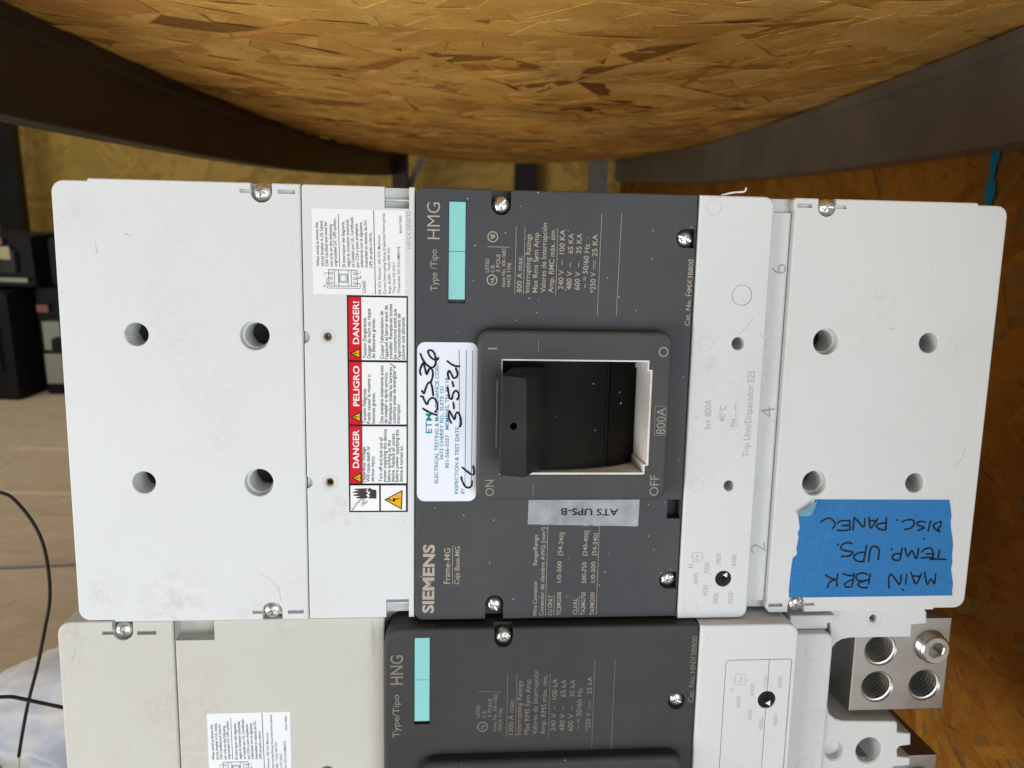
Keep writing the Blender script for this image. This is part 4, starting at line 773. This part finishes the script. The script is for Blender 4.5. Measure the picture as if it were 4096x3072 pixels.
f.stroke([(ux - .7, uz - 1.1), (ux + .3, uz - 1.1), (ux + .5, uz - .5), (ux + .2, uz + .1), (ux - .7, uz + .1)], .4, 4.1, rng2); f.stroke([(ux - .2, uz + .6), (ux + 1.1, uz + .6), (ux + 1.1, uz + 1.4)], .4, 4.1, rng2)
f.build('lettering', M['print_fade'], gc2)
esc2 = prism('handle_frame', rrect(-66, 80, -46, 40.3, 8), 3.5, 12, 3.0, M['gray2'], b2, [pocket(rrect(-50, 62, -33, 27, 0), 12, 12)], seg=4)
prism('handle_drum', rrect(-49.8, 61.8, -32.8, 26.8, 0), -20, 2, 0, M['drum'], b2)
screw(-21.3, 107.4, .6, 30, b2, 1.02); screw(76.2, 68.4, .4, 70, b2, 1.02); screw(-224.9, 109.3, -10.2, 55, b2, 1.0)
# trip unit of the lower breaker
cuts = [pocket(ccw(rrect(102.4, 140.6, -80, 93, (0, 0, 1.5, 2.5))), 5, .9), hole(127.6, 68.5, 5.2, 4.1, 6, .2)]
tu2 = prism('trip_unit', rrect(87.2, 143.2, -115, 113.6, (1, 5, 7, 1)), -40, 5, 1.2, M['white'], b2, cuts)
pl = prism('window_plate', rrect(102.9, 127.3, -79.5, 92.5, (0, 0, 0, 2)), 3.5, 4.9, .35, M['white'], tu2, [hole(127.6, 68.5, 5.2, 4.9, 6, .2)])
pl = prism('window_plate', rrect(127.75, 140.1, -79.5, 92.5, (0, 0, 1.2, 0)), 3.5, 4.9, .35, M['white'], tu2, [hole(127.6, 68.5, 5.2, 4.9, 6, .2)])
f = Flat(); f.text(DATA['trip2_text'], 4.96); f.segs(DATA['trip2_lines'], 4.96); f.build('lettering', M['engrave_lo'], tu2)
dial(127.6, 68.5, 4.6, 5.1, -60, tu2)
# load side: rail, crossbar, arm and lower tunnel
sr = prism('side_rail', rrect(143.3, 170.6, -114, 101, (1, 1, 5, 1)), -60, -8, 1.4, M['smooth_white'], b2)
for z in (89.3, 17.5): mould_ring(159.4, z, 5.3, -8, sr, .3)
prism('side_rail', rrect(143.3, 169, 101.2, 107.5, .6), -60, -13, .8, M['smooth_white'], b2)
prism('crossbar', rrect(143.3, 169.5, 107.6, 112.6, 1), -60, -7, 1.0, M['smooth_white'], b2)
arm = ccw([(169.6, 113.5), (226, 113.5), (228, 111), (228.6, 104.2), (219.7, 103.4), (219.9, 95.9), (183, 96.0), (178, 95.2), (174.5, 93), (172.2, 89.5), (170.8, 86), (170.8, 98)])
ar = prism('terminal_arm', arm, -45, -12, .7, M['smooth_white'], b2, [hole(196, 107.6, 2.3, -12, 14, .7)])
f = Flat(); f.ring(196, 107.6, 4.3, 4.6, -11.94); f.build('moulding_ring', M['mould'], ar)
low = ccw([(170.8, -60), (170.8, 56), (173, 49.5), (177, 46.2), (182, 44.8), (214.5, 43.6), (215.8, 42), (216.2, 36.5), (224.6, 35.4), (225.4, 28), (218.6, 27.2), (217.2, 25), (218, 20.6), (226, 19.8), (226, 14.5), (216, 14.0), (216, -60)])
prism('terminal_tunnel', low, -45, -10, 1.0, M['smooth_white'], b2, [hole(178.3, 25.5, 5.6, -10, 5, .8), hole(199.6, 25.3, 8.0, -10, 26, .8)])
prism('terminal_wall', rrect(170.6, 228, 30, 112, 0), -110, -62, .5, M['smooth_white'], b2)
prism('terminal_wall', ccw([(171, 46), (226, 43), (226, 40), (171, 40)]), -62, -46, .3, M['smooth_white'], b2)
def threaded_bore(x, z, r, front, depth, parent, n=40):
    bm = bmesh.new(); prof = []; d = front - .25; pitch = 2.5
    while d > front - depth: prof += [(r, d), (r, d - 1.0), (r - 1.1, d - 1.25), (r - 1.1, d - 2.3)]; d -= pitch
    rings = [[bm.verts.new(((x + q * math.cos(2 * math.pi * i / n)) * .001, -e * .001, (z + q * math.sin(2 * math.pi * i / n)) * .001)) for i in range(n)] for q, e in prof]
    for a, b in zip(rings, rings[1:]):
        for i in range(n): bm.faces.new((a[i - 1], a[i], b[i], b[i - 1]))
    bm.faces.new(rings[-1])
    return link('threaded_bore', finish(bm, 'threaded_bore'), M['bore'], parent)
def lug(x0, z0, front, holes, plugs):
    cuts = [hole(x, z, 9.65, front, 36, .35) for x, z in holes] + [hole(x, z, 9.4, front, 8, .3) for x, z in plugs]
    o = prism('lug_block', rrect(x0, x0 + 58.6, z0, z0 + 58, .4), -78, front, .5, M['lug'], b2, cuts)
    for x, z in holes: threaded_bore(x, z, 9.6, front, 34, o)
    for x, z in plugs:
        hx = [(x + 4.9 * math.cos(R(60 * i + 20)), z + 4.9 * math.sin(R(60 * i + 20))) for i in range(6)]
        loops = []; d = front - 6
        while d < front + 4.2: loops += [(circle(x, z, 8.5), d), (circle(x, z, 9.1), d + .8)]; d += 1.6
        loops += [(circle(x, z, 8.8), front + 5), (circle(x, z, 7.7), front + 6.2)]
        bm = bmesh.new(); loft(bm, loops); bmesh.ops.recalc_face_normals(bm, faces=bm.faces)
        me = boolean(finish(bm, 'set_screw'), [[(hx, front - 2), (hx, front + 5.4), (circle(x, z, 5.8, 6), front + 8)]], 'set_screw'); link('set_screw', me, M['bore'], o)
    return o
lug(187.6, 48.0, -15, [(203.8, 86.4), (203.8, 63.2), (233.2, 63.6)], [(234.4, 88.6)])
lug(187.6, -40.2, -15, [(203.8, -25), (233.2, -25), (203.8, -2)], [(234.4, 0.4)])

# ------------------------------------------------------------------ wires and bag at the left
def tube(name, pts, r, mat, res=8, tip=None):
    c = bpy.data.curves.new(name, 'CURVE'); c.dimensions = '3D'; sp = c.splines.new('NURBS'); sp.points.add(len(pts) - 1)
    for p, q in zip(sp.points, pts): p.co = (*q, 1)
    sp.use_endpoint_u = True; sp.order_u = 3; c.bevel_depth = r; c.bevel_resolution = 3; c.resolution_u = 8; c.use_fill_caps = True
    o = bpy.data.objects.new('t', c); COL.objects.link(o)
    me = bpy.data.meshes.new_from_object(o.evaluated_get(bpy.context.evaluated_depsgraph_get())); bpy.data.objects.remove(o); me.name = name
    for p in me.polygons: p.use_smooth = True
    return link(name, me, mat)
M['wire'] = flat('black_wire', (.018, .017, .014), .45)
M['copper'] = flat('bare_wire_tip', (.75, .68, .55), .3, .4)
k = .46 / .6
wp = [(-.52, -.16, .46), (-.46, -.205, .46)] + [(x * k, z * k, .46) for x, z in ((-.408, -.249), (-.39, -.2696), (-.379, -.2941), (-.377, -.3239), (-.379, -.3521), (-.386, -.3761), (-.398, -.418), (-.41, -.451), (-.421, -.4899), (-.426, -.510))]
wp = [(x if i > 1 else x * .8, y, CAM_Z + z) for i, (x, z, y) in enumerate(wp)]
w1 = tube('wire', wp, .0011, M['wire']); tag(w1, 'thin black wire curving down past the left end of the breakers', 'wire')
e0 = Vector(wp[-1]); tipm = tube('wire_tip', [e0, e0 + Vector((-.0015, 0, -.008)), e0 + Vector((-.003, 0, -.02))], .0009, M['copper']); tipm.parent = w1
k = .43 / .5
w2 = tube('wire', [(-.40, .36, CAM_Z - .292)] + [(x * k, .43, CAM_Z + z * k) for x, z in ((-.362, -.371), (-.342, -.3759), (-.317, -.3817), (-.300, -.386))] + [(-.235, .445, CAM_Z - .343)], .0012, M['wire'])
tag(w2, 'short black wire running behind the lower breaker at bottom left', 'wire')
def floor_wire(name, pts, r, mat, lbl, cat):
    return tag(tube(name, [(x, y, deck_low(y) + r) for x, y in pts], r, mat), lbl, cat)
M['greywire'] = flat('grey_cable', (.30, .28, .28), .5)
floor_wire('cable', [(-.80, .93), (-.60, .95), (-.47, .99), (-.50, .90), (-.46, .79), (-.44, .76)], .0022, M['greywire'], 'thin grey cable bent to a point on the board at left', 'cable')
M['batten'] = flat('pale_wood_sliver', (.62, .50, .33), .6)
def sliver(x0, x1, y, w_, lbl):
    bm = bmesh.new(); box_bm(bm, x0, x1, y, y + w_, deck_low(y) + .0005, deck_low(y) + .005); bmesh.ops.bevel(bm, geom=bm.edges[:], offset=.001, segments=1)
    return tag(link('wood_sliver', finish(bm, 'wood_sliver'), M['batten']), lbl, 'wood')
sliver(-.95, -.82, 1.46, .014, 'pale wood sliver on the board, the farther of two at left')
sliver(-.84, -.67, 1.22, .012, 'tan wood sliver on the board, the nearer of two at left')
def bag():
    bm = bmesh.new(); bmesh.ops.create_icosphere(bm, subdivisions=5, radius=1.0); r = random.Random(3)
    from mathutils import noise as mn
    for v in bm.verts:
        p = v.co.copy(); n = mn.fractal(p * 1.6, 1.0, 2.0, 4) * .09 - abs(mn.noise(p * 3.2)) * .10 - abs(mn.noise(p * 7.5 + Vector((3, 1, 2)))) * .04
        q = p * (1 + n); v.co = Vector((q.x * .15, q.y * .10, max(q.z, -.5) * .048))
    me = finish(bm, 'white_bag')
    for p in me.polygons: p.use_smooth = True
    return me
mb, nt, b = new_mat('white_printed_plastic'); co = objco(nt); n1 = noise(nt, co, 18, 3, .5)
nt.links.new(ramp(nt, n1.outputs[0], [(.42, (.60, .66, .80)), (.55, (.84, .85, .87))]).outputs[0], b.inputs['Base Color']); b.inputs['Roughness'].default_value = .35
bg = link('white_bag', bag(), mb); bg.location = (-.31, .615, deck_low(.615) + .024)
tag(bg, 'white plastic bag lying behind the left end of the lower breaker', 'bag')

# ------------------------------------------------------------------ black breakers stacked at the far left
M['bk'] = flat('black_moulding', (.010, .010, .010), .5)
M['bk2'] = flat('dark_grey_moulding', (.035, .034, .032), .5)
M['lab'] = flat('pale_green_label', (.30, .31, .25), .6)
M['lab2'] = flat('cream_label', (.42, .37, .22), .6)
M['redlab'] = flat('faded_red_label', (.26, .10, .08), .5)
def black_breaker(x, y, z, w_, dp, h, rz, label, labs):
    t = thing('black_breaker', label, 'circuit breaker', Matrix.Translation((x, y, z)) @ Matrix.Rotation(R(rz), 4, 'Z'), 'black breakers stacked at the far left')
    bm = bmesh.new(); box_bm(bm, -w_ / 2, w_ / 2, 0, dp, 0, h); bmesh.ops.bevel(bm, geom=bm.edges[:], offset=.006, segments=2); link('housing', finish(bm, 'housing'), M['bk'], t)
    bm = bmesh.new(); box_bm(bm, -w_ * .32, w_ * .32, -.012, -.0005, h * .28, h * .72); bmesh.ops.bevel(bm, geom=bm.edges[:], offset=.004, segments=2); link('raised_panel', finish(bm, 'raised_panel'), M['bk2'], t)
    bm = bmesh.new(); box_bm(bm, -.02, .02, -.045, -.0125, h * .44, h * .56); bmesh.ops.bevel(bm, geom=bm.edges[:], offset=.004, segments=2); link('toggle', finish(bm, 'toggle'), M['bk'], t)
    for x0, x1, z0, z1, m in labs:
        bm = bmesh.new(); box_bm(bm, x0, x1, -.0136, -.0126, z0, z1); link('sticker', finish(bm, 'sticker'), M[m], t)
    return t
yb = 1.86; zb = deck_low(yb) + .001
black_breaker(-1.245, yb - .03, deck_low(yb - .03) + .001, .17, .16, .262, -6, 'plain black breaker on the board, nearest of the far stack', [(-.03, .0, .2, .22, 'lab')])
black_breaker(-1.065, yb + .03, deck_low(yb + .03) + .001, .13, .16, .265, 4, 'black breaker with tall pale label, right of the far stack', [(-.052, -.012, .115, .185, 'lab'), (-.055, .035, .030, .105, 'lab'), (-.060, -.034, .208, .226, 'redlab')])
black_breaker(-1.215, yb + .01, zb + .270, .20, .15, .12, -2, 'black breaker lying on top with small yellow label', [(.02, .055, .065, .095, 'lab2'), (.012, .04, .1, .115, 'redlab'), (-.06, .09, .012, .022, 'lab')])
black_breaker(-1.02, yb + .045, deck_low(yb + .045) + .27, .15, .15, .115, 3, 'black breaker lying on top of the far stack, at right', [(-.05, .03, .012, .022, 'lab'), (-.03, .0, .07, .09, 'bk2')])
